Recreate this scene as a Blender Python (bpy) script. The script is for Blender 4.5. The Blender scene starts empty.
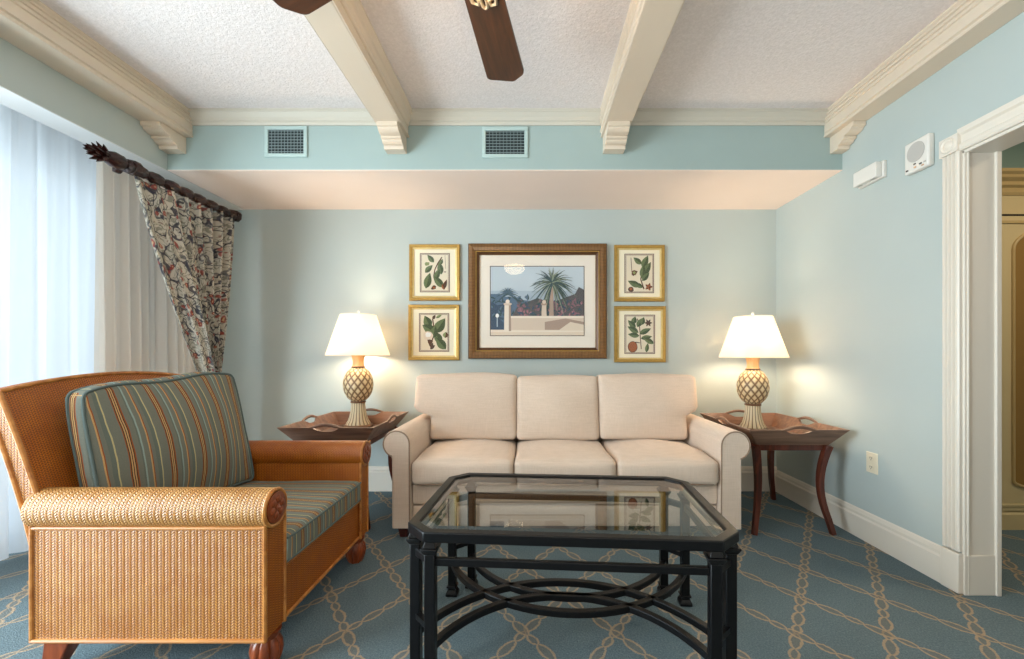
import bpy, bmesh, math, random
from mathutils import Vector, Matrix
PI = math.pi
R = math.radians
rng = random.Random(7)
scene = bpy.context.scene
COL = scene.collection

# ------------------------------------------------------------------ materials
class E:
    """a shader socket with arithmetic"""
    def __init__(s, nt, sock): s.nt, s.k = nt, sock
    def m(s, op, b=None, c=None):
        n = s.nt.nodes.new('ShaderNodeMath'); n.operation = op
        for i, v in enumerate((s, b, c)):
            if v is None: continue
            if isinstance(v, E): s.nt.links.new(v.k, n.inputs[i])
            else: n.inputs[i].default_value = v
        return E(s.nt, n.outputs[0])
    def __add__(s, b): return s.m('ADD', b)
    __radd__ = __add__
    def __sub__(s, b): return s.m('SUBTRACT', b)
    def __mul__(s, b): return s.m('MULTIPLY', b)
    __rmul__ = __mul__
    def __truediv__(s, b): return s.m('DIVIDE', b)
    def rsub(s, a): return (s * -1.0) + a
    def sin(s): return s.m('SINE')
    def cos(s): return s.m('COSINE')
    def abs(s): return s.m('ABSOLUTE')
    def frac(s): return s.m('FRACT')
    def floor(s): return s.m('FLOOR')
    def max(s, b): return s.m('MAXIMUM', b)
    def min(s, b): return s.m('MINIMUM', b)
    def lt(s, b): return s.m('LESS_THAN', b)
    def gt(s, b): return s.m('GREATER_THAN', b)
    def ss(s, a, b):
        n = s.nt.nodes.new('ShaderNodeMapRange'); n.interpolation_type = 'SMOOTHSTEP'
        s.nt.links.new(s.k, n.inputs[0]); n.inputs[1].default_value = a; n.inputs[2].default_value = b
        return E(s.nt, n.outputs[0])

def srgb(r, g, b):
    f = lambda c: (c / 255 / 12.92) if c / 255 <= 0.04045 else ((c / 255 + 0.055) / 1.055) ** 2.4
    return (f(r), f(g), f(b), 1.0)

class Mat:
    def __init__(s, name, col=(200, 200, 200), rough=0.6, metal=0.0, spec=0.5):
        s.m = bpy.data.materials.new(name); s.m.use_nodes = True
        s.nt = s.m.node_tree; s.b = s.nt.nodes['Principled BSDF']
        s.b.inputs['Base Color'].default_value = srgb(*col)
        s.b.inputs['Roughness'].default_value = rough
        s.b.inputs['Metallic'].default_value = metal
        s.b.inputs['Specular IOR Level'].default_value = spec
        s.m.diffuse_color = srgb(*col)
    def new(s, t): return s.nt.nodes.new(t)
    def link(s, a, b): s.nt.links.new(a.k if isinstance(a, E) else a, b)
    def coord(s, kind='Object'):
        n = s.new('ShaderNodeTexCoord'); return n.outputs[kind]
    def xyz(s, kind='Object'):
        n = s.new('ShaderNodeSeparateXYZ'); s.link(s.coord(kind), n.inputs[0])
        return [E(s.nt, o) for o in n.outputs]
    def mapped(s, scale=(1, 1, 1), kind='Object', rot=(0, 0, 0)):
        n = s.new('ShaderNodeMapping'); s.link(s.coord(kind), n.inputs[0])
        n.inputs['Scale'].default_value = scale; n.inputs['Rotation'].default_value = rot
        return n.outputs[0]
    def noise(s, scale, detail=3, vec=None, rough=0.5, dist=0.0):
        n = s.new('ShaderNodeTexNoise'); n.inputs['Scale'].default_value = scale
        n.inputs['Detail'].default_value = detail; n.inputs['Roughness'].default_value = rough
        n.inputs['Distortion'].default_value = dist
        s.link(vec if vec is not None else s.coord(), n.inputs['Vector'])
        return E(s.nt, n.outputs['Fac'])
    def voronoi(s, scale, vec=None, feature='F1', out='Distance'):
        n = s.new('ShaderNodeTexVoronoi'); n.inputs['Scale'].default_value = scale; n.feature = feature
        s.link(vec if vec is not None else s.coord(), n.inputs['Vector'])
        return E(s.nt, n.outputs[out]) if out == 'Distance' else n.outputs[out]
    def ramp(s, fac, stops, interp='LINEAR'):
        n = s.new('ShaderNodeValToRGB'); n.color_ramp.interpolation = interp
        el = n.color_ramp.elements
        while len(el) < len(stops): el.new(0.5)
        for e, (p, c) in zip(el, stops): e.position = p; e.color = srgb(*c)
        s.link(fac, n.inputs[0]); return n.outputs[0]
    def mix(s, fac, a, b, blend='MIX'):
        n = s.new('ShaderNodeMix'); n.data_type = 'RGBA'; n.blend_type = blend
        for v, i in ((fac, 0), (a, 6), (b, 7)):
            if isinstance(v, tuple): n.inputs[i].default_value = srgb(*v) if len(v) == 3 else v
            elif isinstance(v, (int, float)): n.inputs[i].default_value = v
            else: s.link(v, n.inputs[i])
        return n.outputs[2]
    def base(s, c): s.link(c, s.b.inputs['Base Color']); return s
    def bump(s, h, strength=0.3, dist=0.01):
        n = s.new('ShaderNodeBump'); n.inputs['Strength'].default_value = strength
        n.inputs['Distance'].default_value = dist
        s.link(h, n.inputs['Height']); s.link(n.outputs[0], s.b.inputs['Normal']); return s
    def emit(s, col, strength):
        s.b.inputs['Emission Color'].default_value = srgb(*col)
        s.b.inputs['Emission Strength'].default_value = strength; return s

def paint(name, col, rough=0.55, bscale=220, bstr=0.08, var=0.03):
    M = Mat(name, col, rough, spec=0.3)
    n = M.noise(3.0, 2)
    d = tuple(max(0, int(c * (1 - var))) for c in col)
    M.base(M.mix(n, d, col)); M.bump(M.noise(bscale, 2), bstr, 0.002)
    return M.m

def wood(name, dark, light, rough=0.35, axis=0, scale=9, spec=0.5):
    M = Mat(name, light, rough, spec=spec)
    sc = [scale * 4] * 3; sc[axis] = scale * 0.35
    v = M.mapped(tuple(sc))
    n = M.noise(1.0, 5, v, 0.6, 0.6)
    M.base(M.ramp(n, [(0.3, dark), (0.7, light)])); M.bump(n, 0.12, 0.003)
    return M.m

MT = {}
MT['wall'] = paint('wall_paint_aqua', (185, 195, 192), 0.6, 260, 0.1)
MT['bulkhead'] = paint('bulkhead_aqua_shaded', (162, 180, 177), 0.6, 260, 0.1)  # wall aqua darkened: shade on the bulkhead face put into the colour
MT['crown'] = paint('cornice_trim_shaded', (200, 194, 180), 0.45, 40, 0.02, 0.01)  # trim cream greyed to carry the shade under the ceiling
MT['wall_rear'] = paint('wall_paint_rear', (214, 208, 198), 0.6, 260, 0.1)
MT['soffit_under'] = paint('soffit_underside_lamplit', (248, 230, 218), 0.7, 200, 0.15)  # peach glow of the table lamps put into the base colour
MT['trim'] = paint('trim_paint_ivory', (224, 216, 203), 0.35, 40, 0.02, 0.01)
MT['white'] = paint('white_gloss_paint', (222, 222, 220), 0.3, 40, 0.02, 0.01)
MT['beam'] = paint('beam_paint_cream', (220, 204, 183), 0.4, 40, 0.02, 0.015)
MT['cream_door'] = paint('closet_paint_cream', (216, 194, 148), 0.4, 40, 0.02, 0.02)
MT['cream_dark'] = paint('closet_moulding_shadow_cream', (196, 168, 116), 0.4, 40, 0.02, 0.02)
MT['black_gap'] = Mat('dark_gap', (20, 14, 10), 0.8).m

def mk_ceiling():
    M = Mat('ceiling_texture', (208, 203, 199), 0.85, spec=0.1)
    a = M.noise(95, 3, rough=0.65); b = M.noise(48, 2)
    h = a * 0.8 + b * 0.35
    M.base(M.mix(h.ss(0.4, 0.8), (228, 219, 215), (240, 231, 228))); M.bump(h, 0.6, 0.008)
    return M.m
MT['ceiling'] = mk_ceiling()

def mk_carpet():
    M = Mat('carpet_chain_lattice', (70, 100, 114), 0.95, spec=0.05)
    x, y, z = M.xyz()
    wob = (M.noise(70, 3, rough=0.7) - 0.5) * 0.013
    base = M.mix(M.noise(9, 5, rough=0.7), (76, 94, 104), (102, 119, 127))
    base = M.mix(M.noise(150, 3, rough=0.7).ss(0.35, 0.7), base, (118, 136, 141))
    fine = M.mix(0.35, base, M.ramp(M.noise(230, 2), [(0.3, (70, 86, 93)), (0.7, (124, 140, 145))]))
    col = fine
    for sg, off in ((1, -0.117), (-1, 2.749)):
        sp = 0.337 if sg > 0 else 0.332
        q = (x - y * (0.71 * sg) - off) / sp
        t = (((q + 0.5).frac() - 0.5) * (sp * 0.8154) + wob).abs()
        s = x * (0.579 * sg) + y * 0.8154 + wob
        ph = (s / 0.158).frac()
        lng = ph.lt(0.61)                                # a long link, then a short one
        loc = (ph / 0.61) * lng + ((ph - 0.61) / 0.39) * lng.rsub(1.0)
        amp = (lng * 0.0040 + 0.0145) * ((loc * PI).sin().max(0.0).m('POWER', 0.55))
        line = (t - amp).abs().ss(0.0026, 0.0062).rsub(1.0)
        inside = (amp - t).ss(0.0, 0.004)
        col = M.mix(inside * 0.45, col, (122, 116, 104))
        col = M.mix(line * 0.9, col, M.mix(M.noise(160, 1), (150, 130, 108), (188, 168, 142)))
    M.base(col); M.bump(M.noise(200, 3), 0.6, 0.008)
    return M.m
MT['carpet'] = mk_carpet()

def mk_wicker(name, dark, mid, light, rough=0.38, w=0.0105, p=0.0088, bstr=0.55):
    M = Mat(name, mid, rough, spec=0.5)
    u, v, _ = M.xyz('UV')
    c = u / w; f = c.frac(); par = c.floor().m('PINGPONG', 1.0) * 2.0 - 1.0
    st = ((v / p + (f - 0.5) * par * 0.9) * (2 * PI)).sin() * 0.5 + 0.5
    colm = (f * PI).sin().m('POWER', 0.6)
    h = colm * (st * 0.75 + 0.25)
    n = M.noise(14, 4, rough=0.65)
    tone = M.mix(n.ss(0.3, 0.7), mid, light)
    M.base(M.mix(h.ss(0.05, 0.75), dark, tone)); M.bump(h, bstr, 0.004)
    M.link(n * 0.25 + rough - 0.1, M.b.inputs['Roughness'])
    return M.m
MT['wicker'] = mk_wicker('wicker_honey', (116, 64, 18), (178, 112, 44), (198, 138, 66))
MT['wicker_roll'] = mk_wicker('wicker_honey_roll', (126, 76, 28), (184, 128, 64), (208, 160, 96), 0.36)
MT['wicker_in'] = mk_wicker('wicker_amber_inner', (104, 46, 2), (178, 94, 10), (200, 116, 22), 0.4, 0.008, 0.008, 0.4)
MT['rattan'] = wood('rattan_pole_amber', (150, 84, 30), (204, 140, 70), 0.35, 0, 6)
MT['chair_wood'] = wood('chair_foot_redwood', (92, 36, 12), (150, 72, 34), 0.3, 2, 8)
MT['table_wood'] = wood('side_table_walnut', (92, 66, 52), (146, 112, 90), 0.45, 0, 7)
MT['tray_in'] = wood('tray_inner_walnut', (94, 62, 44), (140, 100, 76), 0.38, 0, 7)
MT['leg_wood'] = wood('side_table_leg_mahogany', (52, 22, 14), (104, 48, 30), 0.28, 2, 8)
MT['sofa_foot'] = wood('sofa_foot_mahogany', (44, 16, 12), (84, 36, 26), 0.3, 2, 8)
MT['rod'] = wood('curtain_rod_dark_mahogany', (22, 8, 6), (58, 22, 16), 0.25, 1, 12)
MT['blade'] = wood('fan_blade_walnut', (44, 22, 8), (86, 48, 22), 0.45, 0, 9)
MT['iron'] = paint('black_wrought_iron', (8, 8, 10), 0.36, 90, 0.12, 0.2)
MT['bronze'] = Mat('fan_bronze', (78, 58, 40), 0.35, 0.8).m
MT['bracket'] = Mat('fan_bracket_pale_bronze', (196, 172, 140), 0.45, 0.2).m

def mk_linen(name, a, b, dark):
    M = Mat(name, a, 0.9, spec=0.15)
    x, y, z = M.xyz()
    n = M.noise(5, 3)
    v1 = M.noise(1.0, 2, M.mapped((12, 12, 260))); v2 = M.noise(1.0, 2, M.mapped((260, 260, 12)))
    wv = v1 * 0.5 + v2 * 0.5
    M.base(M.mix(wv.ss(0.3, 0.7), M.mix(n, a, b), dark, 'MIX'))
    M.bump(wv * 0.6 + M.noise(16, 2) * 0.5, 0.22, 0.006)
    if hasattr(M.b.inputs, 'get') and M.b.inputs.get('Sheen Weight'): M.b.inputs['Sheen Weight'].default_value = 0.15
    return M.m
MT['linen'] = mk_linen('sofa_linen_cream', (226, 207, 190), (219, 198, 180), (212, 192, 173))
MT['welt'] = Mat('sofa_welt_taupe', (150, 126, 106), 0.9).m

def mk_stripe():
    M = Mat('cushion_stripe_fabric', (100, 116, 108), 0.85, spec=0.15)
    x, y, z = M.xyz()
    wob = (M.noise(9, 2) - 0.5) * 0.010
    ns = M.new('ShaderNodeSeparateXYZ'); M.link(M.coord('Normal'), ns.inputs[0])
    side = E(M.nt, ns.outputs[1]).abs().gt(0.72)
    yy = y * side.rsub(1.0) + (x * 0.9 + z * 0.19 + 0.075) * side
    f = ((yy + wob) / 0.118).frac()
    T, T2 = (122, 124, 113), (108, 115, 107)
    G, B, RU, Y, L = (206, 164, 108), (46, 34, 30), (158, 82, 34), (200, 188, 140), (150, 172, 166)
    seq = [(0, T), (.06, RU), (.085, B), (.105, G), (.135, B), (.155, G), (.185, B), (.205, RU), (.235, T), (.36, T2),
           (.40, L), (.44, T), (.56, G), (.59, RU), (.615, T), (.70, T2), (.80, Y), (.83, T)]
    c = M.ramp(f, seq, 'CONSTANT')
    n = M.noise(1.0, 2, M.mapped((200, 400, 200)))
    M.base(M.mix(n * 0.35, c, (70, 84, 82))); M.bump(n * 0.5 + M.noise(18, 2) * 0.7, 0.25, 0.005)
    return M.m
MT['stripe'] = mk_stripe()
MT['stripe_welt'] = Mat('cushion_welt_teal', (88, 102, 100), 0.85).m

def mk_floral():
    M = Mat('drape_floral_fabric', (160, 148, 132), 0.85, spec=0.15)
    uv = M.coord('UV')
    n0 = M.new('ShaderNodeTexNoise'); n0.inputs['Scale'].default_value = 9; n0.inputs['Detail'].default_value = 2
    M.link(uv, n0.inputs['Vector'])
    va = M.new('ShaderNodeVectorMath'); va.operation = 'MULTIPLY_ADD'
    M.link(n0.outputs['Color'], va.inputs[0]); va.inputs[1].default_value = (0.10, 0.10, 0); M.link(uv, va.inputs[2])
    vec = va.outputs[0]
    base = M.mix(M.noise(6, 3, uv), (206, 194, 172), (180, 180, 174))
    s1 = (M.noise(11, 1, vec) - 0.5).abs(); s2 = (M.noise(17, 2, vec, dist=1.2) - 0.47).abs()
    c = M.mix(s2.ss(0.026, 0.055).rsub(1.0) * 0.7, base, (104, 104, 92))
    c = M.mix(s1.ss(0.016, 0.034).rsub(1.0) * 0.9, c, (52, 50, 62))
    d = M.voronoi(9, vec)
    ring = (d - 0.34).abs().ss(0.03, 0.06).rsub(1.0)
    c = M.mix(ring * 0.7, c, (52, 56, 72))
    d2 = M.voronoi(13, vec)
    c = M.mix(d2.ss(0.22, 0.28).rsub(1.0) * 0.85, c, (146, 62, 56))
    c = M.mix(d2.ss(0.07, 0.12).rsub(1.0), c, (206, 170, 130))
    c = M.mix((M.noise(30, 2, vec)).ss(0.62, 0.70) * 0.7, c, (92, 48, 40))
    M.base(c); M.bump(M.noise(300, 1, uv), 0.1, 0.002)
    return M.m
MT['floral'] = mk_floral()

def mk_cloth(name, col, transp, transl):
    m = bpy.data.materials.new(name); m.use_nodes = True; nt = m.node_tree; nt.nodes.clear()
    out = nt.nodes.new('ShaderNodeOutputMaterial'); d = nt.nodes.new('ShaderNodeBsdfDiffuse'); t = nt.nodes.new('ShaderNodeBsdfTranslucent')
    tr = nt.nodes.new('ShaderNodeBsdfTransparent'); m1 = nt.nodes.new('ShaderNodeMixShader'); m2 = nt.nodes.new('ShaderNodeMixShader')
    d.inputs[0].default_value = t.inputs[0].default_value = srgb(*col)
    m1.inputs[0].default_value = transl; m2.inputs[0].default_value = transp
    tc = nt.nodes.new('ShaderNodeTexCoord'); wv = nt.nodes.new('ShaderNodeTexNoise'); wv.inputs['Scale'].default_value = 350
    nt.links.new(tc.outputs['Object'], wv.inputs['Vector'])
    bp = nt.nodes.new('ShaderNodeBump'); bp.inputs['Strength'].default_value = 0.1; bp.inputs['Distance'].default_value = 0.002
    nt.links.new(wv.outputs['Fac'], bp.inputs['Height']); nt.links.new(bp.outputs[0], d.inputs['Normal'])
    nt.links.new(d.outputs[0], m1.inputs[1]); nt.links.new(t.outputs[0], m1.inputs[2])
    nt.links.new(m1.outputs[0], m2.inputs[1]); nt.links.new(tr.outputs[0], m2.inputs[2]); nt.links.new(m2.outputs[0], out.inputs[0])
    return m
MT['sheer'] = mk_cloth('sheer_voile_white', (226, 232, 238), 0.06, 0.5)
MT['grey_drape'] = mk_cloth('drape_lining_grey', (242, 234, 224), 0.0, 0.36)
MT['shade'] = mk_cloth('lamp_shade_white', (252, 244, 234), 0.0, 0.7)

def mk_glass(name, ior=1.5, tint=(250, 252, 250), k=1.0):
    m = bpy.data.materials.new(name); m.use_nodes = True; nt = m.node_tree; nt.nodes.clear()
    out = nt.nodes.new('ShaderNodeOutputMaterial'); g = nt.nodes.new('ShaderNodeBsdfGlossy'); t = nt.nodes.new('ShaderNodeBsdfTransparent')
    g.inputs['Roughness'].default_value = 0.004; t.inputs[0].default_value = srgb(*tint)
    fr = nt.nodes.new('ShaderNodeFresnel'); fr.inputs['IOR'].default_value = ior
    ge = nt.nodes.new('ShaderNodeNewGeometry')
    f = E(nt, fr.outputs[0]) * E(nt, ge.outputs['Backfacing']).rsub(1.0) * k
    mx = nt.nodes.new('ShaderNodeMixShader'); nt.links.new(f.k, mx.inputs[0])
    nt.links.new(t.outputs[0], mx.inputs[1]); nt.links.new(g.outputs[0], mx.inputs[2]); nt.links.new(mx.outputs[0], out.inputs[0])
    return m
MT['glass'] = mk_glass('window_glass', 1.45)
MT['pic_glass'] = mk_glass('picture_glass', 1.45, (252, 252, 252), 0.9)
MT['table_glass'] = mk_glass('table_glass', 1.95, (232, 232, 230), 1.15)

def mk_pineapple():
    M = Mat('lamp_pineapple_ceramic', (222, 196, 140), 0.4)
    u, v, _ = M.xyz('UV')
    a = (u * 13 + v * 5.5).frac(); b = (u * 13 - v * 5.5).frac()
    ea = (a - 0.5).abs() * 2.0; eb = (b - 0.5).abs() * 2.0
    e = ea.max(eb)
    n = M.noise(60, 3)
    M.base(M.mix(e.ss(0.42, 0.98), M.mix(n, (228, 208, 168), (206, 180, 134)), (108, 76, 44)))
    return M.m
MT['pine'] = mk_pineapple()
def mk_flute():
    M = Mat('lamp_fluted_ceramic', (206, 188, 148), 0.45)
    u, v, _ = M.xyz('UV')
    s = ((u * 18).frac() - 0.5).abs() * 2.0
    M.base(M.mix(s.ss(0.55, 0.95), (214, 196, 160), (118, 92, 60))); return M.m
MT['flute'] = mk_flute()
MT['lamp_neck'] = wood('lamp_neck_tan', (196, 146, 92), (222, 178, 124), 0.4, 2, 9)
MT['lamp_base'] = wood('lamp_plinth_brown', (84, 54, 34), (130, 92, 62), 0.4, 0, 9)
MT['brass'] = Mat('brass', (212, 170, 96), 0.3, 0.9).m

def mk_gold(name, a, b, flutes=None, rough=0.35, metal=0.55):
    M = Mat(name, a, rough, metal)
    n = M.noise(40, 3)
    c = M.mix(n, a, b)
    if flutes:
        u, v, _ = M.xyz('UV')
        s = (((u / flutes).frac() - 0.5).abs() * 2.0)
        c = M.mix(s.ss(0.3, 1.0) * 0.75, c, tuple(int(k * 0.45) for k in a)); M.bump(s, 0.6, 0.003)
    M.base(c); return M.m
MT['gold'] = mk_gold('picture_frame_gold', (196, 158, 82), (152, 116, 52), None, 0.4, 0.5)
MT['gold_lip'] = mk_gold('picture_frame_pale_gold', (226, 204, 146), (200, 170, 104), None, 0.4, 0.4)
MT['bronze_flute'] = mk_gold('picture_frame_fluted_bronze', (150, 106, 60), (118, 80, 42), 0.011, 0.42, 0.3)
MT['bronze_dark'] = mk_gold('picture_frame_dark_bronze', (96, 62, 34), (74, 46, 24), None, 0.4, 0.3)
MT['mat_board'] = Mat('mat_board_ivory', (236, 226, 212), 0.9).m
MT['mat_cream'] = Mat('mat_board_cream', (242, 232, 204), 0.9).m
MT['paper'] = Mat('aged_paper', (226, 216, 196), 0.9).m
MT['vent'] = Mat('vent_enamel_aqua', (176, 196, 192), 0.4).m
MT['vent_dark'] = Mat('vent_shadow', (40, 52, 54), 0.8).m
MT['vent_slat'] = Mat('vent_slat_grey', (136, 152, 152), 0.5).m
MT['plastic'] = Mat('white_plastic', (226, 222, 214), 0.4).m
MT['plastic_grey'] = Mat('grille_grey_plastic', (186, 182, 176), 0.6).m
MT['plastic_dark'] = Mat('dark_button', (70, 58, 52), 0.5).m
MT['plastic_tan'] = Mat('tan_button', (206, 168, 132), 0.5).m
MT['ivory'] = Mat('ivory_plate', (230, 218, 192), 0.4).m
MT['slot'] = Mat('outlet_slot', (96, 76, 56), 0.6).m
def mk_cane():
    M = Mat('cane_panel_gold', (150, 112, 48), 0.6)
    x, y, z = M.xyz()
    g = ((x * 500).sin() * (z * 500).sin()) * 0.5 + 0.5
    M.base(M.mix(g, (134, 98, 40), (166, 126, 60))); M.bump(g, 0.3, 0.002); return M.m
MT['cane'] = mk_cane()
MT['bowl'] = Mat('fan_light_alabaster', (255, 236, 200), 0.4).emit((255, 226, 180), 15.0).m
MT['bulb'] = Mat('lamp_bulb_glow', (255, 240, 210), 0.4).emit((255, 226, 178), 8.0).m

# ------------------------------------------------------------------ mesh builder
class MB:
    def __init__(s):
        s.bm = bmesh.new(); s.uv = s.bm.loops.layers.uv.new('UVMap'); s.done = set(); s.mi = 0
    def face(s, vs, uvs=None, mi=None):
        try: f = s.bm.faces.new(vs)
        except ValueError: return None
        f.material_index = s.mi if mi is None else mi
        if uvs:
            for l, w in zip(f.loops, uvs): l[s.uv].uv = w
            s.done.add(f)
        return f
    def v(s, p): return s.bm.verts.new(p)
    def box(s, lo, hi, M=None):
        ps = [Vector((x, y, z)) for z in (lo[2], hi[2]) for y in (lo[1], hi[1]) for x in (lo[0], hi[0])]
        if M: ps = [M @ p for p in ps]
        v = [s.v(p) for p in ps]
        for f in ((0, 2, 3, 1), (4, 5, 7, 6), (0, 1, 5, 4), (2, 6, 7, 3), (1, 3, 7, 5), (0, 4, 6, 2)): s.face([v[i] for i in f])
        return s
    def frustum(s, c0, h0, c1, h1):
        """square section bar from c0 (half sizes h0) up to c1 (half sizes h1)"""
        v = [s.v((c[0] + sx * h[0], c[1] + sy * h[1], c[2])) for c, h in ((c0, h0), (c1, h1)) for sx, sy in ((-1, -1), (1, -1), (1, 1), (-1, 1))]
        s.face(v[3::-1]); s.face(v[4:8])
        for i in range(4): j = (i + 1) % 4; s.face([v[i], v[j], v[4 + j], v[4 + i]])
        return s
    def grid(s, rows, closed_u=False, closed_v=False, uvf=None):
        """rows of points -> quads; uvf(i,j)->uv"""
        vs = [[s.v(p) for p in r] for r in rows]
        n, m = len(vs), len(vs[0])
        for i in range(n if closed_v else n - 1):
            for j in range(m if closed_u else m - 1):
                i2, j2 = (i + 1) % n, (j + 1) % m
                uv = None
                if uvf: uv = [uvf(i, j), uvf(i, j + 1), uvf(i + 1, j + 1), uvf(i + 1, j)]
                s.face([vs[i][j], vs[i][j2], vs[i2][j2], vs[i2][j]], uv)
        return vs
    def tube(s, pts, r, n=10, closed=False, square=False, up=None):
        pts = [Vector(p) for p in pts]; N = len(pts); rows = []
        if square: n = 4
        prev = None; L = 0; Ls = []
        for i, p in enumerate(pts):
            a = pts[(i - 1) % N] if (i > 0 or closed) else p
            b = pts[(i + 1) % N] if (i < N - 1 or closed) else p
            d = (b - a).normalized()
            ref = Vector(up) if up else (prev if prev else (Vector((0, 0, 1)) if abs(d.z) < 0.9 else Vector((1, 0, 0))))
            e1 = (ref - d * ref.dot(d)).normalized(); e2 = d.cross(e1); prev = e1
            rr = r[i] if isinstance(r, (list, tuple)) else r
            k = math.sqrt(2) if square else 1
            rows.append([p + (e1 * math.cos(2 * PI * (j + (0.5 if square else 0)) / n) + e2 * math.sin(2 * PI * (j + (0.5 if square else 0)) / n)) * rr * k for j in range(n)])
            if i: L += (p - pts[i - 1]).length
            Ls.append(L)
        r0 = r[0] if isinstance(r, (list, tuple)) else r
        Ls.append(L + (pts[0] - pts[-1]).length)
        vs = s.grid(rows, True, closed, lambda i, j: (Ls[i], 2 * PI * r0 * j / n))
        if not closed:
            s.face(vs[0][::-1]); s.face(vs[-1])
        return s
    def lathe(s, prof, c=(0, 0, 0), n=32, axis='z', rf=None, usc=1.0, caps=True):
        """prof: (radius, height) pairs; rf(u, v, r) may displace"""
        rows = []; m = len(prof)
        for i, (r, h) in enumerate(prof):
            row = []
            for j in range(n):
                a = 2 * PI * j / n
                q = rf(j / n, i / (m - 1), r) if rf else r
                p = (q * math.cos(a), q * math.sin(a), h)
                if axis == 'y': p = (q * math.cos(a), h, -q * math.sin(a))
                if axis == 'x': p = (h, q * math.cos(a), q * math.sin(a))
                row.append((c[0] + p[0], c[1] + p[1], c[2] + p[2]))
            rows.append(row)
        vs = s.grid(rows, True, False, lambda i, j: (usc * j / n, i / (m - 1)))
        if caps:
            if prof[0][0] > 1e-5: s.face(vs[0][::-1])
            if prof[-1][0] > 1e-5: s.face(vs[-1])
        return s
    def prism(s, poly, axis, lo, hi, uvl=False):
        """poly in the two other axes (x,z for y; y,z for x; x,y for z)"""
        def P(a, b, t): return {'x': (t, a, b), 'y': (a, t, b), 'z': (a, b, t)}[axis]
        n = len(poly); A = [s.v(P(a, b, lo)) for a, b in poly]; B = [s.v(P(a, b, hi)) for a, b in poly]
        L = [0]
        for i in range(n): L.append(L[-1] + math.dist(poly[i], poly[(i + 1) % n]))
        for i in range(n):
            j = (i + 1) % n
            s.face([A[i], A[j], B[j], B[i]], [(lo, L[i]), (lo, L[i + 1]), (hi, L[i + 1]), (hi, L[i])] if uvl else None)
        s.face(A[::-1]); s.face(B)
        return s
    def sphere(s, c, r, n=16, m=10):
        rr = r if isinstance(r, (tuple, list)) else (r, r, r)
        rows = [[(c[0] + rr[0] * math.sin(PI * i / m) * math.cos(2 * PI * j / n), c[1] + rr[1] * math.sin(PI * i / m) * math.sin(2 * PI * j / n), c[2] - rr[2] * math.cos(PI * i / m)) for j in range(n)] for i in range(m + 1)]
        s.grid(rows, True); return s
    def rbox(s, lo, hi, r=0.04, bulge=(0, 0, 0), n=14, fn=None):
        """rounded, puffed box (cushion)"""
        c = [(a + b) / 2 for a, b in zip(lo, hi)]; h = [(b - a) / 2 for a, b in zip(lo, hi)]
        cache = {}
        def pt(u):
            key = tuple(round(q, 5) for q in u)
            if key in cache: return cache[key]
            p = [u[k] * h[k] for k in range(3)]
            q = [max(-h[k] + r, min(h[k] - r, p[k])) for k in range(3)]
            d = Vector([p[k] - q[k] for k in range(3)])
            if d.length > 1e-9: d = d.normalized() * r
            o = [q[k] + d[k] for k in range(3)]
            for k in range(3):
                a, b = u[(k + 1) % 3], u[(k + 2) % 3]
                o[k] += bulge[k] * u[k] * (1 - a * a) * (1 - b * b)
            o = Vector([o[k] + c[k] for k in range(3)])
            if fn: o = fn(o, u)
            cache[key] = s.v(o); return cache[key]
        # denser towards edges
        T = [math.sin((i / n - 0.5) * PI) for i in range(n + 1)]
        for k in range(3):
            for sg in (-1, 1):
                for i in range(n):
                    for j in range(n):
                        q = []
                        for a, b in ((T[i], T[j]), (T[i + 1], T[j]), (T[i + 1], T[j + 1]), (T[i], T[j + 1])):
                            u = [0, 0, 0]; u[k] = sg; u[(k + 1) % 3] = a; u[(k + 2) % 3] = b; q.append(pt(u))
                        s.face(q if sg > 0 else q[::-1])
        return s
    def build(s, name, mats, parent=None, smooth=True, angle=35, bevel=0, subsurf=0, recalc=True):
        bm = s.bm
        if recalc: bmesh.ops.recalc_face_normals(bm, faces=bm.faces[:])
        bm.normal_update()
        for f in bm.faces:
            if f in s.done: continue
            n = f.normal
            k = max(range(3), key=lambda i: abs(n[i]))
            for l in f.loops:
                p = l.vert.co
                l[s.uv].uv = ((p.y, p.z), (p.x, p.z), (p.x, p.y))[k]
        if parent is not None:
            off = parent_origin(parent)
            bmesh.ops.translate(bm, verts=bm.verts[:], vec=-off)
        me = bpy.data.meshes.new(name); bm.to_mesh(me); bm.free()
        for m in (mats if isinstance(mats, (list, tuple)) else [mats]): me.materials.append(m)
        if smooth:
            me.shade_smooth(); me.set_sharp_from_angle(angle=R(angle))
        o = bpy.data.objects.new(name, me); COL.objects.link(o)
        if parent is not None: o.parent = parent
        if bevel:
            b = o.modifiers.new('bevel', 'BEVEL'); b.width = bevel; b.segments = 2; b.limit_method = 'ANGLE'; b.angle_limit = R(40)
        if subsurf:
            b = o.modifiers.new('sub', 'SUBSURF'); b.levels = b.render_levels = subsurf
        return o

ORIG = {}
def parent_origin(p):
    return ORIG.get(p.name, Vector((0, 0, 0)))

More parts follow.
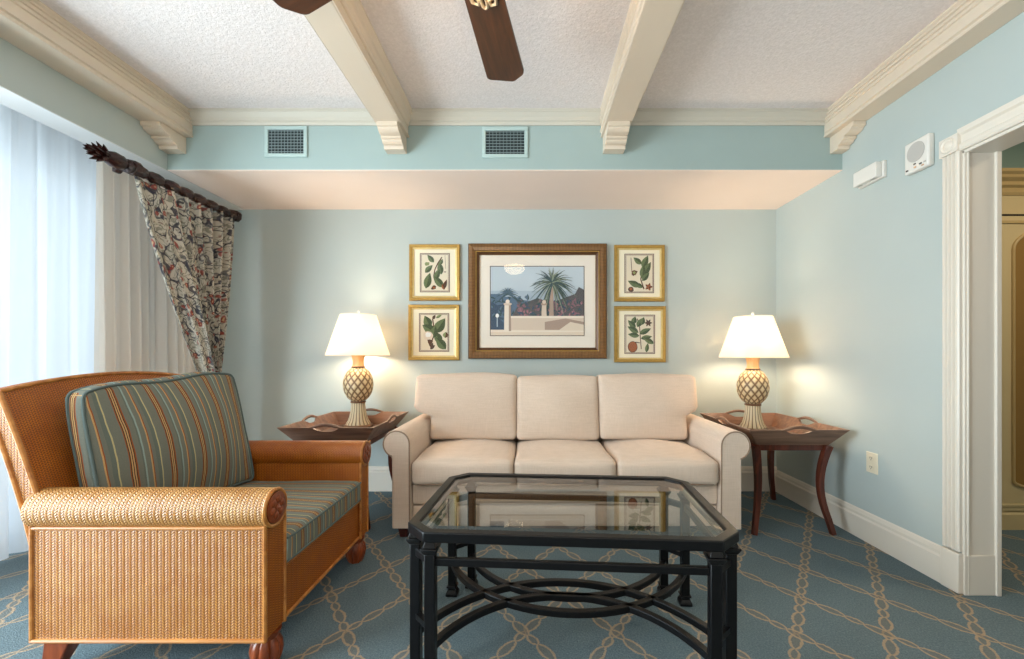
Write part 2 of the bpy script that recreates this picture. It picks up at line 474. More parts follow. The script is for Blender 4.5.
def tag(o, label=None, cat=None, group=None, kind=None):
    if label: o['label'] = label
    if cat: o['category'] = cat
    if group: o['group'] = group
    if kind: o['kind'] = kind
    return o
def thing(name, label, cat, loc, group=None, world=True, rotz=0):
    """Empty at the base of a thing; its parts are modelled in world coordinates (world) or local ones"""
    o = bpy.data.objects.new(name, None); COL.objects.link(o); o.location = loc; o.rotation_euler = (0, 0, rotz)
    o.empty_display_size = 0.1
    ORIG[o.name] = Vector(loc) if world else Vector((0, 0, 0))
    return tag(o, label, cat, group)
def sub(o, parent):            # a mesh built in the same space as its parent part becomes a sub-part
    o.parent = parent; return o
def struct(name, mb, mat, parent=None, **kw):
    o = mb.build(name, mat, None, **kw)
    if parent is not None: o.parent = parent
    else: o['kind'] = 'structure'
    return o
def copy_tree(o, parent=None):
    c = o.copy(); COL.objects.link(c); c.parent = parent
    for ch in list(o.children): copy_tree(ch, c)
    return c
def arc(c, r, a0, a1, n): return [(c[0] + r * math.cos(a0 + (a1 - a0) * i / n), c[1] + r * math.sin(a0 + (a1 - a0) * i / n)) for i in range(n + 1)]

# ------------------------------------------------------------------ room dimensions (metres)
XL, XR, YB, YR, ZC = -2.17, 1.87, 3.19, -2.4, 2.48
YS, ZS = 2.514, 2.135          # soffit face and underside
XW = -2.86                     # window wall of the bay
HX = 4.2                       # hall end

struct('floor', MB().box((XW - 0.2, YR - 0.1, -0.06), (HX + 0.1, YB + 0.1, 0)), MT['carpet'])
struct('ceiling', MB().box((XW - 0.2, YR - 0.1, ZC), (HX + 0.1, YB + 0.1, ZC + 0.08)), MT['ceiling'])
struct('wall_back', MB().box((XW - 0.2, YB, 0), (XR + 0.137, YB + 0.1, ZC)), MT['wall'])
struct('wall_rear', MB().box((XW - 0.2, YR - 0.1, 0), (HX, YR, ZC)), MT['wall_rear'])
# dropped bulkhead over the sofa: face colour darkened as shade, underside colour lifted as lamp glow
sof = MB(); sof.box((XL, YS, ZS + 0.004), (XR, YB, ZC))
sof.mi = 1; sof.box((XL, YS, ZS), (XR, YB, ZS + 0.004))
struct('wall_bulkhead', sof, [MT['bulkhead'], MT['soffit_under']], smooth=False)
# left wall: header above the bay and the far jamb
lw = MB(); lw.box((XL - 0.15, YR, ZS), (XL, YB, ZC)); lw.box((XL - 0.15, YR, 0), (XL, -0.9, ZS))
lw.mi = 1; lw.box((XL - 0.15, -0.9, ZS - 0.004), (XL, YB, ZS))
struct('wall_left', lw, [MT['wall'], MT['white']], smooth=False)
# bay window wall
ww = MB(); ww.box((XW - 0.1, YR, 0), (XW, -0.75, ZC)); ww.box((XW - 0.1, 3.0, 0), (XW, YB, ZC)); ww.box((XW - 0.1, -0.75, 2.2), (XW, 3.0, ZC))
struct('wall_bay', ww, MT['wall_rear'], smooth=False)
win = MB(); win.box((XW - 0.09, -0.75, 0), (XW - 0.01, 3.0, 0.06)); win.box((XW - 0.09, -0.75, 2.12), (XW - 0.01, 3.0, 2.2))
for y in (-0.75, 0.46, 1.7, 2.92): win.box((XW - 0.085, y, 0.06), (XW - 0.015, y + 0.08, 2.12))
w1 = struct('window_1', win, MT['white'], bevel=0.004)
for y0, y1 in ((-0.67, 0.46), (0.54, 1.7), (1.78, 2.92)):
    struct('pane', MB().box((XW - 0.055, y0, 0.06), (XW - 0.049, y1, 2.12)), MT['glass'], w1)
# right wall with the doorway
DY0, DY1, DZ = 0.72, 1.815, 1.91
rw = MB(); rw.box((XR, DY1, 0), (XR + 0.137, YB, ZC)); rw.box((XR, YR, 0), (XR + 0.137, DY0, ZC)); rw.box((XR, DY0, DZ), (XR + 0.137, DY1, ZC))
struct('wall_right', rw, MT['wall'], smooth=False)
# hall beyond the doorway
hw = MB(); hw.box((XR + 0.137, 2.62, 0), (HX, 2.7, ZC)); hw.box((HX, YR, 0), (HX + 0.1, 2.7, ZC))
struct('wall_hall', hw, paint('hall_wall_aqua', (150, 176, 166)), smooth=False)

# door lining and casing (door_1)
dl = MB(); t = 0.012
dl.box((XR - 0.004, DY1 - t, 0), (XR + 0.141, DY1 + 0.002, DZ)); dl.box((XR - 0.004, DY0 - 0.002, 0), (XR + 0.141, DY0 + t, DZ)); dl.box((XR - 0.004, DY0, DZ - t), (XR + 0.141, DY1, DZ + 0.002))
dl.box((XR + 0.004, DY1 - 0.019, 0), (XR + 0.012, DY1 - t, DZ)); dl.box((XR + 0.122, DY1 - 0.024, 0), (XR + 0.143, DY1 - t, DZ))
dl.box((XR - 0.010, DY1 - 0.018, 0), (XR + 0.143, DY1 - t, 0.17))
door = struct('door_1', dl, MT['trim'], bevel=0.002)
CW = 0.076
def fluted(y0, z0, z1):     # fluted upright casing on the right wall, profile in x,y
    xs = [(XR, y0), (XR - 0.018, y0), (XR - 0.022, y0 + 0.006)]
    k = 3; w = (CW - 0.024) / k
    for i in range(k):
        a = y0 + 0.012 + i * w
        xs += [(XR - 0.022, a + 0.002), (XR - 0.013, a + 0.006), (XR - 0.013, a + w - 0.006), (XR - 0.022, a + w - 0.002)]
    xs += [(XR - 0.022, y0 + CW - 0.006), (XR - 0.018, y0 + CW), (XR, y0 + CW)]
    return MB().prism(xs, 'z', z0, z1)
for y0 in (DY1 - 0.004, DY0 - CW + 0.004):
    struct('casing', fluted(y0, 0.18, DZ + 0.004), MT['trim'], door, angle=20)
    b = MB().box((XR - 0.026, y0 - 0.002, 0), (XR, y0 + CW + 0.003, 0.172)); struct('plinth_block', b, MT['trim'], door, bevel=0.004)
    z0 = DZ + 0.002; zc = z0 + CW / 2; yc = y0 + CW / 2
    b = MB().box((XR - 0.03, y0 - 0.003, z0), (XR, y0 + CW + 0.003, z0 + CW))
    b.lathe([(0.033, XR - 0.026), (0.032, XR - 0.034), (0.029, XR - 0.036), (0.026, XR - 0.034), (0.023, XR - 0.0315), (0.019, XR - 0.032), (0.015, XR - 0.036), (0.008, XR - 0.038), (0.0001, XR - 0.0385)], (0, yc, zc), 28, 'x')
    struct('rosette', b, MT['trim'], door, angle=50)
hc = [(XR, DZ), (XR - 0.016, DZ), (XR - 0.022, DZ + 0.010), (XR - 0.022, DZ + 0.026), (XR - 0.014, DZ + 0.032), (XR - 0.014, DZ + 0.064), (XR - 0.024, DZ + 0.072), (XR - 0.028, DZ + 0.092), (XR, DZ + 0.094)]
struct('casing', MB().prism([(x, z) for x, z in hc], 'y', DY0 - 0.002, DY1 - 0.002), MT['trim'], door, angle=20)

# baseboards
def bb(axis, wall, sgn, lo, hi, h=0.18):
    p = [(wall, 0), (wall + sgn * 0.018, 0), (wall + sgn * 0.018, h - 0.045), (wall + sgn * 0.012, h - 0.036), (wall + sgn * 0.012, h - 0.022), (wall + sgn * 0.006, h - 0.006), (wall, h)]
    if axis == 'y': return MB().prism(p, 'y', lo, hi)
    return MB().prism(p, 'x', lo, hi)
struct('baseboard_back', bb('x', YB, -1, XW, XR, 0.185), MT['trim'], angle=20)
struct('baseboard_right', bb('y', XR, -1, DY1 + CW, YB - 0.018, 0.162), MT['trim'], angle=20)
struct('baseboard_rear', bb('x', YR, 1, XW, XR, 0.18), MT['trim'], angle=20)

# cornice along the bulkhead, split between the beams
def crown(x0, x1):
    p = [(YS, 2.402), (YS - 0.008, 2.402), (YS - 0.012, 2.412), (YS - 0.012, 2.420), (YS - 0.020, 2.426), (YS - 0.024, 2.440), (YS - 0.040, 2.462), (YS - 0.046, 2.466), (YS - 0.046, ZC), (YS, ZC)]
    return MB().prism(p, 'x', x0, x1)
BE = [(XL, -2.018), (-0.863, -0.728), (0.425, 0.567), (1.760, XR)]
FLARE = {(1, -0.728): 1.0}     # four beams
tn = 1
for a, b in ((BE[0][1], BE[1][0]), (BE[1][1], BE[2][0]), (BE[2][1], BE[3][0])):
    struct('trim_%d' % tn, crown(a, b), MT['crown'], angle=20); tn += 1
ZB = 2.33
for a, b in BE:
    m = MB().box((a, YR, ZB), (b, YS, ZC))
    o = struct('trim_%d' % tn, m, MT['beam'], bevel=0.003); tn += 1
    c = MB()
    for sgn, x in ((-1, a), (1, b)):
        if abs(x - XL) < 1e-3 or abs(x - XR) < 1e-3: continue
        fl = FLARE.get((sgn, x), 0.3); sgn *= fl
        p = [(x, 2.385), (x + sgn * 0.006, 2.387), (x + sgn * 0.010, 2.395), (x + sgn * 0.010, 2.410), (x + sgn * 0.018, 2.425), (x + sgn * 0.020, 2.445), (x + sgn * 0.034, 2.466), (x + sgn * 0.034, ZC), (x, ZC)]
        if fl < 0.9:                                # reeded face: one stepped profile, no flare
            sg1 = 1 if sgn > 0 else -1; p = [(x, 2.346)]
            for zz in (2.354, 2.410, 2.432, 2.454):
                p += [(x + sg1 * 0.002, zz - 0.006), (x + sg1 * 0.010, zz - 0.003), (x + sg1 * 0.010, zz + 0.006), (x + sg1 * 0.002, zz + 0.009)]
            p += [(x + sg1 * 0.012, 2.473), (x + sg1 * 0.012, ZC), (x, ZC)]
        c.prism(p, 'y', YR, YS - 0.02)
        q = [(x, ZB + 0.0005), (x + sgn * 0.006, ZB + 0.0005), (x + sgn * 0.006, ZB + 0.010), (x, ZB + 0.013)]
        c.prism(q, 'y', YR, YS)
    struct('crown_moulding', c, MT['beam'], o, angle=20)
    br = MB(); ia, ib = a + 0.006, b - 0.006
    if abs(a - XL) < 1e-3: ia, ib = a, b - 0.035
    if abs(b - XR) < 1e-3: ia, ib = a + 0.030, b
    yf = YS
    p = [(yf, ZB), (yf - 0.182, ZB), (yf - 0.182, ZB - 0.026), (yf - 0.172, ZB - 0.030)]
    p += [(yf - 0.112 - 0.055 * math.cos(PI / 2 * i / 6), ZB - 0.032 - 0.024 * math.sin(PI / 2 * i / 6)) for i in range(7)]
    p += [(yf - 0.116, ZB - 0.060), (yf - 0.116, ZB - 0.072), (yf - 0.104, ZB - 0.075)]
    p += [(yf - 0.064 - 0.034 * math.cos(PI / 2 * i / 6), ZB - 0.077 - 0.018 * math.sin(PI / 2 * i / 6)) for i in range(7)]
    p += [(yf - 0.068, ZB - 0.098), (yf - 0.060, ZB - 0.118), (yf, ZB - 0.120)]
    p = [(y_, ZB + (z_ - ZB) * 0.82) for y_, z_ in p]
    br.prism(p, 'x', ia + 0.004, ib - 0.004)
    struct('bracket', br, MT['beam'], o, bevel=0.002, angle=25)

# ------------------------------------------------------------------ air vents
def vent(x0, x1, z0, z1, label):
    t = thing('air_vent', label, 'air vent', ((x0 + x1) / 2, YS, z0), 'air vents in the bulkhead')
    f = MB(); b = 0.022
    for lo, hi in (((x0, z0), (x1, z0 + b)), ((x0, z1 - b), (x1, z1)), ((x0, z0 + b), (x0 + b, z1 - b)), ((x1 - b, z0 + b), (x1, z1 - b))):
        f.box((lo[0], YS - 0.010, lo[1]), (hi[0], YS, hi[1]))
    f.build('frame', MT['vent'], t, bevel=0.003)
    MB().box((x0 + b, YS - 0.002, z0 + b), (x1 - b, YS - 0.0005, z1 - b)).build('duct_opening', MT['vent_dark'], t)
    s = MB(); n = 8
    for i in range(n):
        z = z0 + b + (i + 0.5) * (z1 - z0 - 2 * b) / n
        s.box((x0 + b, -0.0055, -0.0012), (x1 - b, 0.0055, 0.0012), Matrix.Translation((0, YS - 0.008, z)) @ Matrix.Rotation(R(35), 4, 'X'))
    m = 11
    for i in range(1, m):
        x = x0 + b + i * (x1 - x0 - 2 * b) / m
        s.box((x - 0.0009, YS - 0.006, z0 + b), (x + 0.0015, YS - 0.003, z1 - b))
    s.build('louvre_grille', MT['vent_slat'], t, smooth=False)
vent(-1.585, -1.33, 2.212, 2.398, 'aqua metal air vent in the bulkhead near the left corner, above the striped armchair side')
vent(-0.286, -0.012, 2.208, 2.392, 'aqua metal air vent in the bulkhead between the two middle ceiling beams')

# ------------------------------------------------------------------ wall devices on the right wall
t = thing('intercom', 'white square intercom with round speaker grille high on the right wall beside the doorway', 'intercom', (XR, 2.0, 1.90))
m = MB().box((XR - 0.032, 1.938, 1.908), (XR, 2.064, 2.058)); m.build('body', MT['plastic'], t, bevel=0.008)
m = MB().lathe([(0.046, XR - 0.0325), (0.046, XR - 0.034), (0.0001, XR - 0.034)], (0, 2.001, 1.998), 28, 'x'); m.build('speaker_grille', MT['plastic_grey'], t)
for i, (y, z, c) in enumerate(((2.006, 1.942, 'plastic_dark'), (2.046, 1.925, 'plastic_dark'), (2.004, 1.926, 'plastic_tan'), (1.976, 1.932, 'plastic_dark'), (1.955, 1.932, 'plastic_grey'), (1.965, 1.920, 'plastic_tan'))):
    MB().box((XR - 0.035, y - 0.006, z - 0.0035), (XR - 0.0315, y + 0.006, z + 0.0035)).build('button', MT[c], t, bevel=0.001)
t = thing('door_chime', 'small oblong white chime box high on the right wall, left of the intercom', 'chime box', (XR, 2.28, 1.965))
MB().box((XR - 0.056, 2.205, 1.968), (XR - 0.022, 2.36, 2.048)).build('cover', MT['plastic'], t, bevel=0.005)
MB().box((XR - 0.022, 2.198, 1.964), (XR, 2.366, 2.052)).build('back_box', MT['plastic'], t, bevel=0.004)
for y in (2.235, 2.33): MB().box((XR - 0.05, y - 0.014, 1.9665), (XR - 0.034, y + 0.014, 1.9685)).build('sound_slot', MT['plastic_grey'], t)
t = thing('wall_outlet', 'ivory double power outlet low on the right wall beside the side table', 'outlet', (XR, 2.292, 0.385))
MB().box((XR - 0.006, 2.254, 0.385), (XR, 2.330, 0.498)).build('cover_plate', MT['ivory'], t, bevel=0.003)
for z in (0.417, 0.466):
    s = MB().lathe([(0.017, XR - 0.009), (0.0165, XR - 0.0095), (0.0001, XR - 0.0095)], (0, 2.292, z), 20, 'x'); s.build('socket', MT['ivory'], t)
    s = MB()
    for dy in (-0.006, 0.006): s.box((XR - 0.0105, 2.292 + dy - 0.0012, z - 0.002), (XR - 0.0094, 2.292 + dy + 0.0012, z + 0.008))
    s.box((XR - 0.0105, 2.290, z - 0.010), (XR - 0.0094, 2.294, z - 0.006)); s.build('slot', MT['slot'], t)

# ------------------------------------------------------------------ hall closet
HY = 2.5
t = thing('hall_closet', 'cream panelled closet with arched cane door panel in the hall beyond the doorway', 'closet', (2.9, HY, 0))
MB().box((2.1, HY, 0), (3.9, 2.618, 2.02)).build('carcass', MT['cream_door'], t)
p = [(HY + 0.1, 1.98), (HY - 0.005, 1.98), (HY - 0.012, 1.995), (HY - 0.012, 2.02), (HY - 0.028, 2.032), (HY - 0.028, 2.052), (HY - 0.05, 2.07), (HY - 0.05, 2.085), (HY - 0.065, 2.098), (HY - 0.065, 2.115), (HY + 0.1, 2.12)]
MB().prism(p, 'x', 2.08, 3.92).build('cornice', MT['cream_dark'], t, angle=20)
MB().box((2.12, HY - 0.003, 1.853), (3.88, HY + 0.002, 1.868)).build('gap_shade_strip', MT['black_gap'], t)  # dark strip painting the shade in the gap above the doors
for x0 in (2.06, 2.70, 3.34):
    x1 = min(x0 + 0.63, 3.9); x0 = max(x0, 2.12)
    d = MB().box((x0, HY - 0.025, 0.11), (x1, HY, 1.85)).build('door', MT['cream_door'], t, bevel=0.003)
    px0, px1 = x0 + 0.145, x1 - 0.135; xm = (px0 + px1) / 2; hwid = (px1 - px0) / 2
    if hwid < 0.1: continue
    top = [(xm + hwid * math.cos(a), 1.65 + 0.11 * math.sin(a)) for a in [PI * i / 16 for i in range(17)]]
    bot = [(xm - hwid * math.cos(a), 0.292 - 0.05 * math.sin(a)) for a in [PI * i / 16 for i in range(17)]]
    outl = top + bot
    c = MB().prism(outl, 'y', HY - 0.026, HY - 0.0252); sub(c.build('cane_panel', MT['cane'], t), d)
    c = MB().tube([(x, HY - 0.027, z) for x, z in outl], 0.009, 8, True); sub(c.build('panel_moulding', MT['cream_dark'], t), d)
    c = MB().box((x0, HY - 0.032, 1.805), (x1, HY - 0.025, 1.82)); sub(c.build('rail_bead', MT['cream_dark'], t), d)
p = [(HY, 0), (HY - 0.028, 0), (HY - 0.028, 0.09), (HY - 0.018, 0.10), (HY - 0.018, 0.13), (HY - 0.03, 0.138), (HY - 0.03, 0.15), (HY, 0.17)]
MB().prism(p, 'x', 2.1, 3.9).build('plinth', MT['cream_door'], t, angle=20)

# ------------------------------------------------------------------ pictures
def leaf_pts(cx, cz, ang, ln, wd, n=7):
    a = R(ang); ux, uz = math.cos(a), math.sin(a)
    up, dn = [], []
    for i in range(n + 1):
        s = i / n; w = wd * 0.5 * math.sin(PI * s ** 0.8)
        bx, bz = cx + ux * (s - 0.5) * ln, cz + uz * (s - 0.5) * ln
        up.append((bx - uz * w, bz + ux * w)); dn.append((bx + uz * w, bz - ux * w))
    return up, dn
INK = {k: Mat('ink_' + k, c, 0.9, spec=0.1).m for k, c in dict(green=(104, 116, 80), deep=(74, 86, 60), light=(136, 144, 98), brown=(92, 62, 44), rust=(156, 92, 58),
       dark=(84, 66, 58), line=(120, 96, 88), sky=(190, 202, 210), haze=(170, 184, 196), blue=(92, 114, 136), bluedark=(66, 84, 104), teal=(62, 84, 88), palm=(78, 92, 82), palmlit=(134, 146, 128),
       plum=(134, 98, 108), rose=(160, 112, 122), shrub=(92, 90, 92), stone=(212, 194, 176), stonelit=(232, 220, 204), stoneshade=(168, 146, 132), sand=(222, 206, 186), cream=(226, 214, 190), white=(238, 236, 232)).items()}
class Art:
    def __init__(s, x0, x1, z0, z1, y):
        s.mb = MB(); s.r = (x0, x1, z0, z1); s.y = y; s.k = 0; s.names = []
    def mi(s, n):
        if n not in s.names: s.names.append(n)
        return s.names.index(n)
    def P(s, p):
        x0, x1, z0, z1 = s.r
        cl = lambda a: max(0.0, min(1.0, a))
        return (x0 + cl(p[0]) * (x1 - x0), s.y - 0.00002 * s.k, z0 + cl(p[1]) * (z1 - z0))
    def poly(s, pts, c):
        s.k += 1
        s.mb.face([s.mb.v(s.P(p)) for p in pts], None, s.mi(c))
    def leaf(s, cx, cz, ang, ln, wd, c1='green', c2='deep'):
        asp = (s.r[1] - s.r[0]) / (s.r[3] - s.r[2])
        s.k += 1
        up, dn = leaf_pts(0, 0, ang, ln * 1.05, wd * 1.3)
        f = lambda p: s.P((cx + p[0], cz + p[1] * asp))
        for side, c in ((up, c1), (dn, c2)):
            for i in range(len(up) - 1):
                a, b = side[i], side[i + 1]
                m0 = ((up[i][0] + dn[i][0]) / 2, (up[i][1] + dn[i][1]) / 2); m1 = ((up[i + 1][0] + dn[i + 1][0]) / 2, (up[i + 1][1] + dn[i + 1][1]) / 2)
                s.mb.face([s.mb.v(f(q)) for q in (m0, m1, b, a)], None, s.mi(c))
    def stroke(s, pts, w, c, w1=None):
        s.k += 1; n = len(pts)
        for i in range(n - 1):
            (xa, za), (xb, zb) = pts[i], pts[i + 1]; L = math.hypot(xb - xa, zb - za) or 1
            wa = w + ((w1 if w1 is not None else w) - w) * i / (n - 1); wb = w + ((w1 if w1 is not None else w) - w) * (i + 1) / (n - 1)
            nx, nz = -(zb - za) / L, (xb - xa) / L
            s.mb.face([s.mb.v(s.P(q)) for q in ((xa + nx * wa, za + nz * wa), (xb + nx * wb, zb + nz * wb), (xb - nx * wb, zb - nz * wb), (xa - nx * wa, za - nz * wa))], None, s.mi(c))
    def blob(s, cx, cz, rx, rz, c, jag=0.0, n=14):
        s.poly([(cx + rx * math.cos(2 * PI * i / n) * (1 + rng.uniform(-jag, jag)), cz + rz * math.sin(2 * PI * i / n) * (1 + rng.uniform(-jag, jag))) for i in range(n)], c)
    def build(s, name, parent):
        return s.mb.build(name, [INK[n] for n in s.names], parent, smooth=False, recalc=False)
def rect_frame(mb, x0, x1, z0, z1, prof, mis=None):
    """mitred picture frame; prof = [(inset, y)] from outer edge to inner edge"""
    for side in range(4):
        for k in range(len(prof) - 1):
            (a, ya), (b, yb) = prof[k], prof[k + 1]
            A = [(x0 + a, z0 + a), (x1 - a, z0 + a), (x1 - a, z1 - a), (x0 + a, z1 - a)]; B = [(x0 + b, z0 + b), (x1 - b, z0 + b), (x1 - b, z1 - b), (x0 + b, z1 - b)]
            i, j = side, (side + 1) % 4
            q = [(A[i], ya), (A[j], ya), (B[j], yb), (B[i], yb)]
            u = lambda p: (p[0] if side % 2 == 0 else p[1])
            mb.face([mb.v((p[0], y, p[1])) for p, y in q], [(u(p), k) for p, y in q], mis[k] if mis else 0)
def picture(x0, x1, z0, z1, label, art, kind, group=None):
    t = thing('framed_picture', label, 'picture', ((x0 + x1) / 2, YB, z0), group)
    Y = YB - 0.001
    if kind == 'small':
        pr = [(0, Y), (0, Y - 0.018), (0.004, Y - 0.023), (0.020, Y - 0.021), (0.024, Y - 0.014), (0.036, Y - 0.010), (0.036, Y - 0.006)]
        mis = [0, 0, 0, 0, 1, 1]; mats = [MT['gold'], MT['gold_lip']]; ins = 0.034; ym = Y - 0.006
        ix0, ix1, iz0, iz1 = x0 + 0.078, x1 - 0.078, z0 + 0.064, z1 - 0.064; mm = MT['mat_cream']
    else:
        pr = [(0, Y), (0, Y - 0.026), (0.006, Y - 0.036), (0.030, Y - 0.040), (0.052, Y - 0.033), (0.056, Y - 0.026), (0.062, Y - 0.026), (0.078, Y - 0.016), (0.084, Y - 0.016), (0.084, Y - 0.006)]
        mis = [1, 1, 0, 0, 1, 2, 1, 1, 2]; mats = [MT['bronze_flute'], MT['bronze_dark'], MT['gold']]; ins = 0.082; ym = Y - 0.006
        ix0, ix1, iz0, iz1 = x0 + 0.162, x1 - 0.166, z0 + 0.172, z1 - 0.165; mm = MT['mat_board']
    f = MB(); rect_frame(f, x0, x1, z0, z1, pr, mis); f.build('frame', mats, t, smooth=False)
    m = MB(); m.box((x0 + ins - 0.004, Y - 0.0055, z0 + ins - 0.004), (x1 - ins + 0.004, Y - 0.001, z1 - ins + 0.004)); m.build('mat_board', mm, t)
    A = Art(ix0, ix1, iz0, iz1, ym - 0.0002)
    art(A); A.build('print', t)
    g = MB(); g.face([g.v(p) for p in ((x0 + ins, Y - 0.0125, z0 + ins), (x1 - ins, Y - 0.0125, z0 + ins), (x1 - ins, Y - 0.0125, z1 - ins), (x0 + ins, Y - 0.0125, z1 - ins))])
    g.build('glass_pane', MT['pic_glass'], t, smooth=False, recalc=False)
def ground(A, c='cream'):
    A.poly([(0, 0), (1, 0), (1, 1), (0, 1)], 'line'); A.poly([(.03, .02), (.97, .02), (.97, .98), (.03, .98)], 'cream')
    A.poly([(.045, .03), (.955, .03), (.955, .97), (.045, .97)], 'line'); A.poly([(.06, .042), (.94, .042), (.94, .958), (.06, .958)], 'cream')
def art_tl(A):
    ground(A)
    A.stroke([(.74, .9), (.60, .74), (.5, .58), (.46, .4), (.52, .25)], .018, 'brown')
    for a in ((.36, .86, 130, .32, .13), (.30, .60, 45, .34, .14), (.27, .30, 75, .52, .2), (.68, .62, 100, .42, .16), (.58, .46, 70, .4, .15), (.62, .27, 130, .48, .18), (.72, .78, 70, .2, .09)): A.leaf(*a)
    A.blob(.24, .73, .08, .05, 'light', .3); A.blob(.46, .12, .08, .055, 'brown', .3); A.blob(.47, .12, .035, .025, 'rust'); A.leaf(.84, .2, 70, .34, .1, 'brown', 'dark'); A.leaf(.78, .14, 110, .2, .08, 'rust', 'brown')
    A.stroke([(.84, .95), (.86, .6)], .006, 'line'); A.blob(.84, .52, .05, .012, 'line')
def art_bl(A):
    ground(A)
    A.stroke([(.45, .86), (.5, .6), (.48, .4), (.4, .2)], .02, 'brown')
    for a in ((.28, .78, 115, .42, .22), (.32, .60, 150, .46, .24), (.70, .68, 55, .56, .26), (.62, .38, 120, .44, .2), (.72, .22, 130, .5, .22), (.5, .52, 80, .4, .2)): A.leaf(*a)
    A.leaf(.5, .9, 60, .16, .08, 'brown', 'dark'); A.leaf(.66, .92, 30, .22, .07, 'light', 'green'); A.blob(.3, .42, .17, .11, 'sand', .12); A.blob(.3, .44, .1, .06, 'white', .15)
    for i in range(5): A.leaf(.40 + .05 * math.cos(i), .2 + .04 * i - .08, 40 + 30 * i, .2, .08, 'brown', 'dark')
    A.leaf(.88, .44, 80, .2, .14, 'light', 'brown')
def art_tr(A):
    ground(A)
    A.stroke([(.7, .85), (.62, .6), (.55, .35), (.66, .1)], .02, 'brown')
    for a in ((.44, .82, 140, .34, .14), (.70, .80, 65, .44, .17), (.76, .62, 60, .5, .18), (.62, .55, 85, .46, .16), (.72, .42, 50, .36, .14), (.32, .24, 155, .44, .16), (.48, .2, 150, .3, .12)): A.leaf(*a)
    A.blob(.33, .52, .1, .07, 'brown', .3); A.blob(.33, .52, .05, .035, 'light', .2)
    A.blob(.22, .1, .1, .07, 'dark', .15); A.blob(.22, .11, .05, .035, 'rust', .1); A.stroke([(.22, .9), (.26, .45)], .012, 'line')
    for i in range(5): A.leaf(.82 + .06 * math.cos(i * 1.26), .16 + .045 * math.sin(i * 1.26), i * 72, .16, .07, 'brown', 'rust')
def art_br(A):
    ground(A)
    A.stroke([(.42, .9), (.5, .66), (.52, .4), (.55, .12)], .014, 'brown')
    for a in ((.32, .86, 75, .24, .14), (.24, .76, 135, .34, .14), (.50, .80, 60, .32, .14), (.28, .62, 150, .4, .14), (.60, .84, 75, .26, .12), (.68, .58, 25, .4, .14), (.30, .48, 172, .36, .13), (.72, .42, 10, .36, .12), (.78, .34, 150, .4, .13), (.74, .16, 80, .3, .1)): A.leaf(*a)
    A.blob(.27, .18, .16, .145, 'brown', .03, 20); A.blob(.27, .18, .14, .13, 'rust', .03, 20); A.stroke([(.36, .3), (.5, .28)], .012, 'dark')
    for i in range(6): A.leaf(.78 + .06 * math.cos(i * 1.05), .79 + .045 * math.sin(i * 1.05), i * 60, .15, .05, 'brown', 'dark')
def art_palm(A):
    r = random.Random(3)
    A.poly([(0, 0), (1, 0), (1, 1), (0, 1)], 'dark')
    lo, hi = .008, .992
    for i in range(12):
        z0, z1 = .3 + .69 * i / 12, .3 + .69 * (i + 1) / 12
        A.poly([(lo, z0), (hi, z0), (hi, min(hi, z1)), (lo, min(hi, z1))], 'sky' if i > 5 else 'haze')
    A.poly([(lo, .06), (.5, .06), (.5, .45), (.42, .5), (.33, .52), (.26, .55), (.17, .56), (.1, .6), (lo, .6)], 'blue')
    A.poly([(lo, .06), (.22, .06), (.22, .4), (.16, .46), (.08, .44), (lo, .5)], 'bluedark')
    for i in range(60): A.leaf(r.uniform(.02, .45), r.uniform(.2, .56), r.uniform(0, 180), r.uniform(.03, .07), .025, 'blue', 'teal')
    for i in range(15):
        a = R(-20 + 220 * i / 14); x0, z0 = .19, .60; l = .12
        A.stroke([(x0 + l * s * math.cos(a), z0 + l * 1.35 * s * math.sin(a) - .07 * s * s) for s in (0, .35, .7, 1)], .012, 'blue' if i % 2 else 'teal', .002)
    A.poly([(.22, .24), (hi, .24), (hi, .66), (.94, .7), (.9, .6), (.82, .56), (.7, .5), (.6, .5), (.5, .54), (.42, .5), (.34, .46), (.28, .4)], 'shrub')
    for i in range(120):
        x = r.uniform(.3, .98); z = r.uniform(.28, .5 + .12 * max(0, (x - .75)))
        A.leaf(x, z, r.uniform(0, 180), r.uniform(.025, .06), .03, r.choice(['plum', 'rose', 'shrub', 'teal']), r.choice(['plum', 'shrub', 'bluedark']))
    A.poly([(.625, .26), (.675, .26), (.668, .76), (.64, .76)], 'stoneshade')
    cx, cz = .66, .76
    for i in range(90):
        a = R(r.uniform(-80, 260)); l = r.uniform(.18, .27)
        dr = r.uniform(.10, .2)
        A.stroke([(cx + l * s * math.cos(a), cz + l * 1.3 * s * math.sin(a) - dr * s * s) for s in (0, .25, .5, .75, 1)], .009, r.choice(['palm', 'palm', 'teal', 'palmlit']), .0015)
    A.poly([(.22, .07), (hi, .07), (hi, .27), (.22, .27)], 'stone'); A.poly([(.22, .255), (hi, .255), (hi, .285), (.22, .285)], 'stonelit')
    A.poly([(.58, .08), (hi, .08), (hi, .2), (.8, .25), (.58, .2)], 'stoneshade'); A.poly([(.72, .075), (hi, .075), (hi, .16), (.85, .2)], 'sand')
    A.poly([(lo, .008), (hi, .008), (hi, .085), (lo, .09)], 'sand'); A.poly([(lo, .06), (hi, .06), (hi, .075), (lo, .08)], 'stonelit')
    A.poly([(.15, .07), (.225, .07), (.22, .44), (.155, .44)], 'stonelit'); A.poly([(.20, .07), (.225, .07), (.22, .44), (.20, .44)], 'stoneshade')
    A.blob(.188, .455, .045, .02, 'stone'); A.blob(.188, .49, .022, .03, 'stonelit')
    A.poly([(.545, .28), (.6, .28), (.595, .45), (.55, .45)], 'stone'); A.blob(.572, .455, .035, .02, 'stoneshade'); A.blob(.572, .485, .02, .028, 'stone')
    A.blob(.078, .29, .018, .03, 'white'); A.stroke([(.078, .26), (.078, .13)], .005, 'haze')
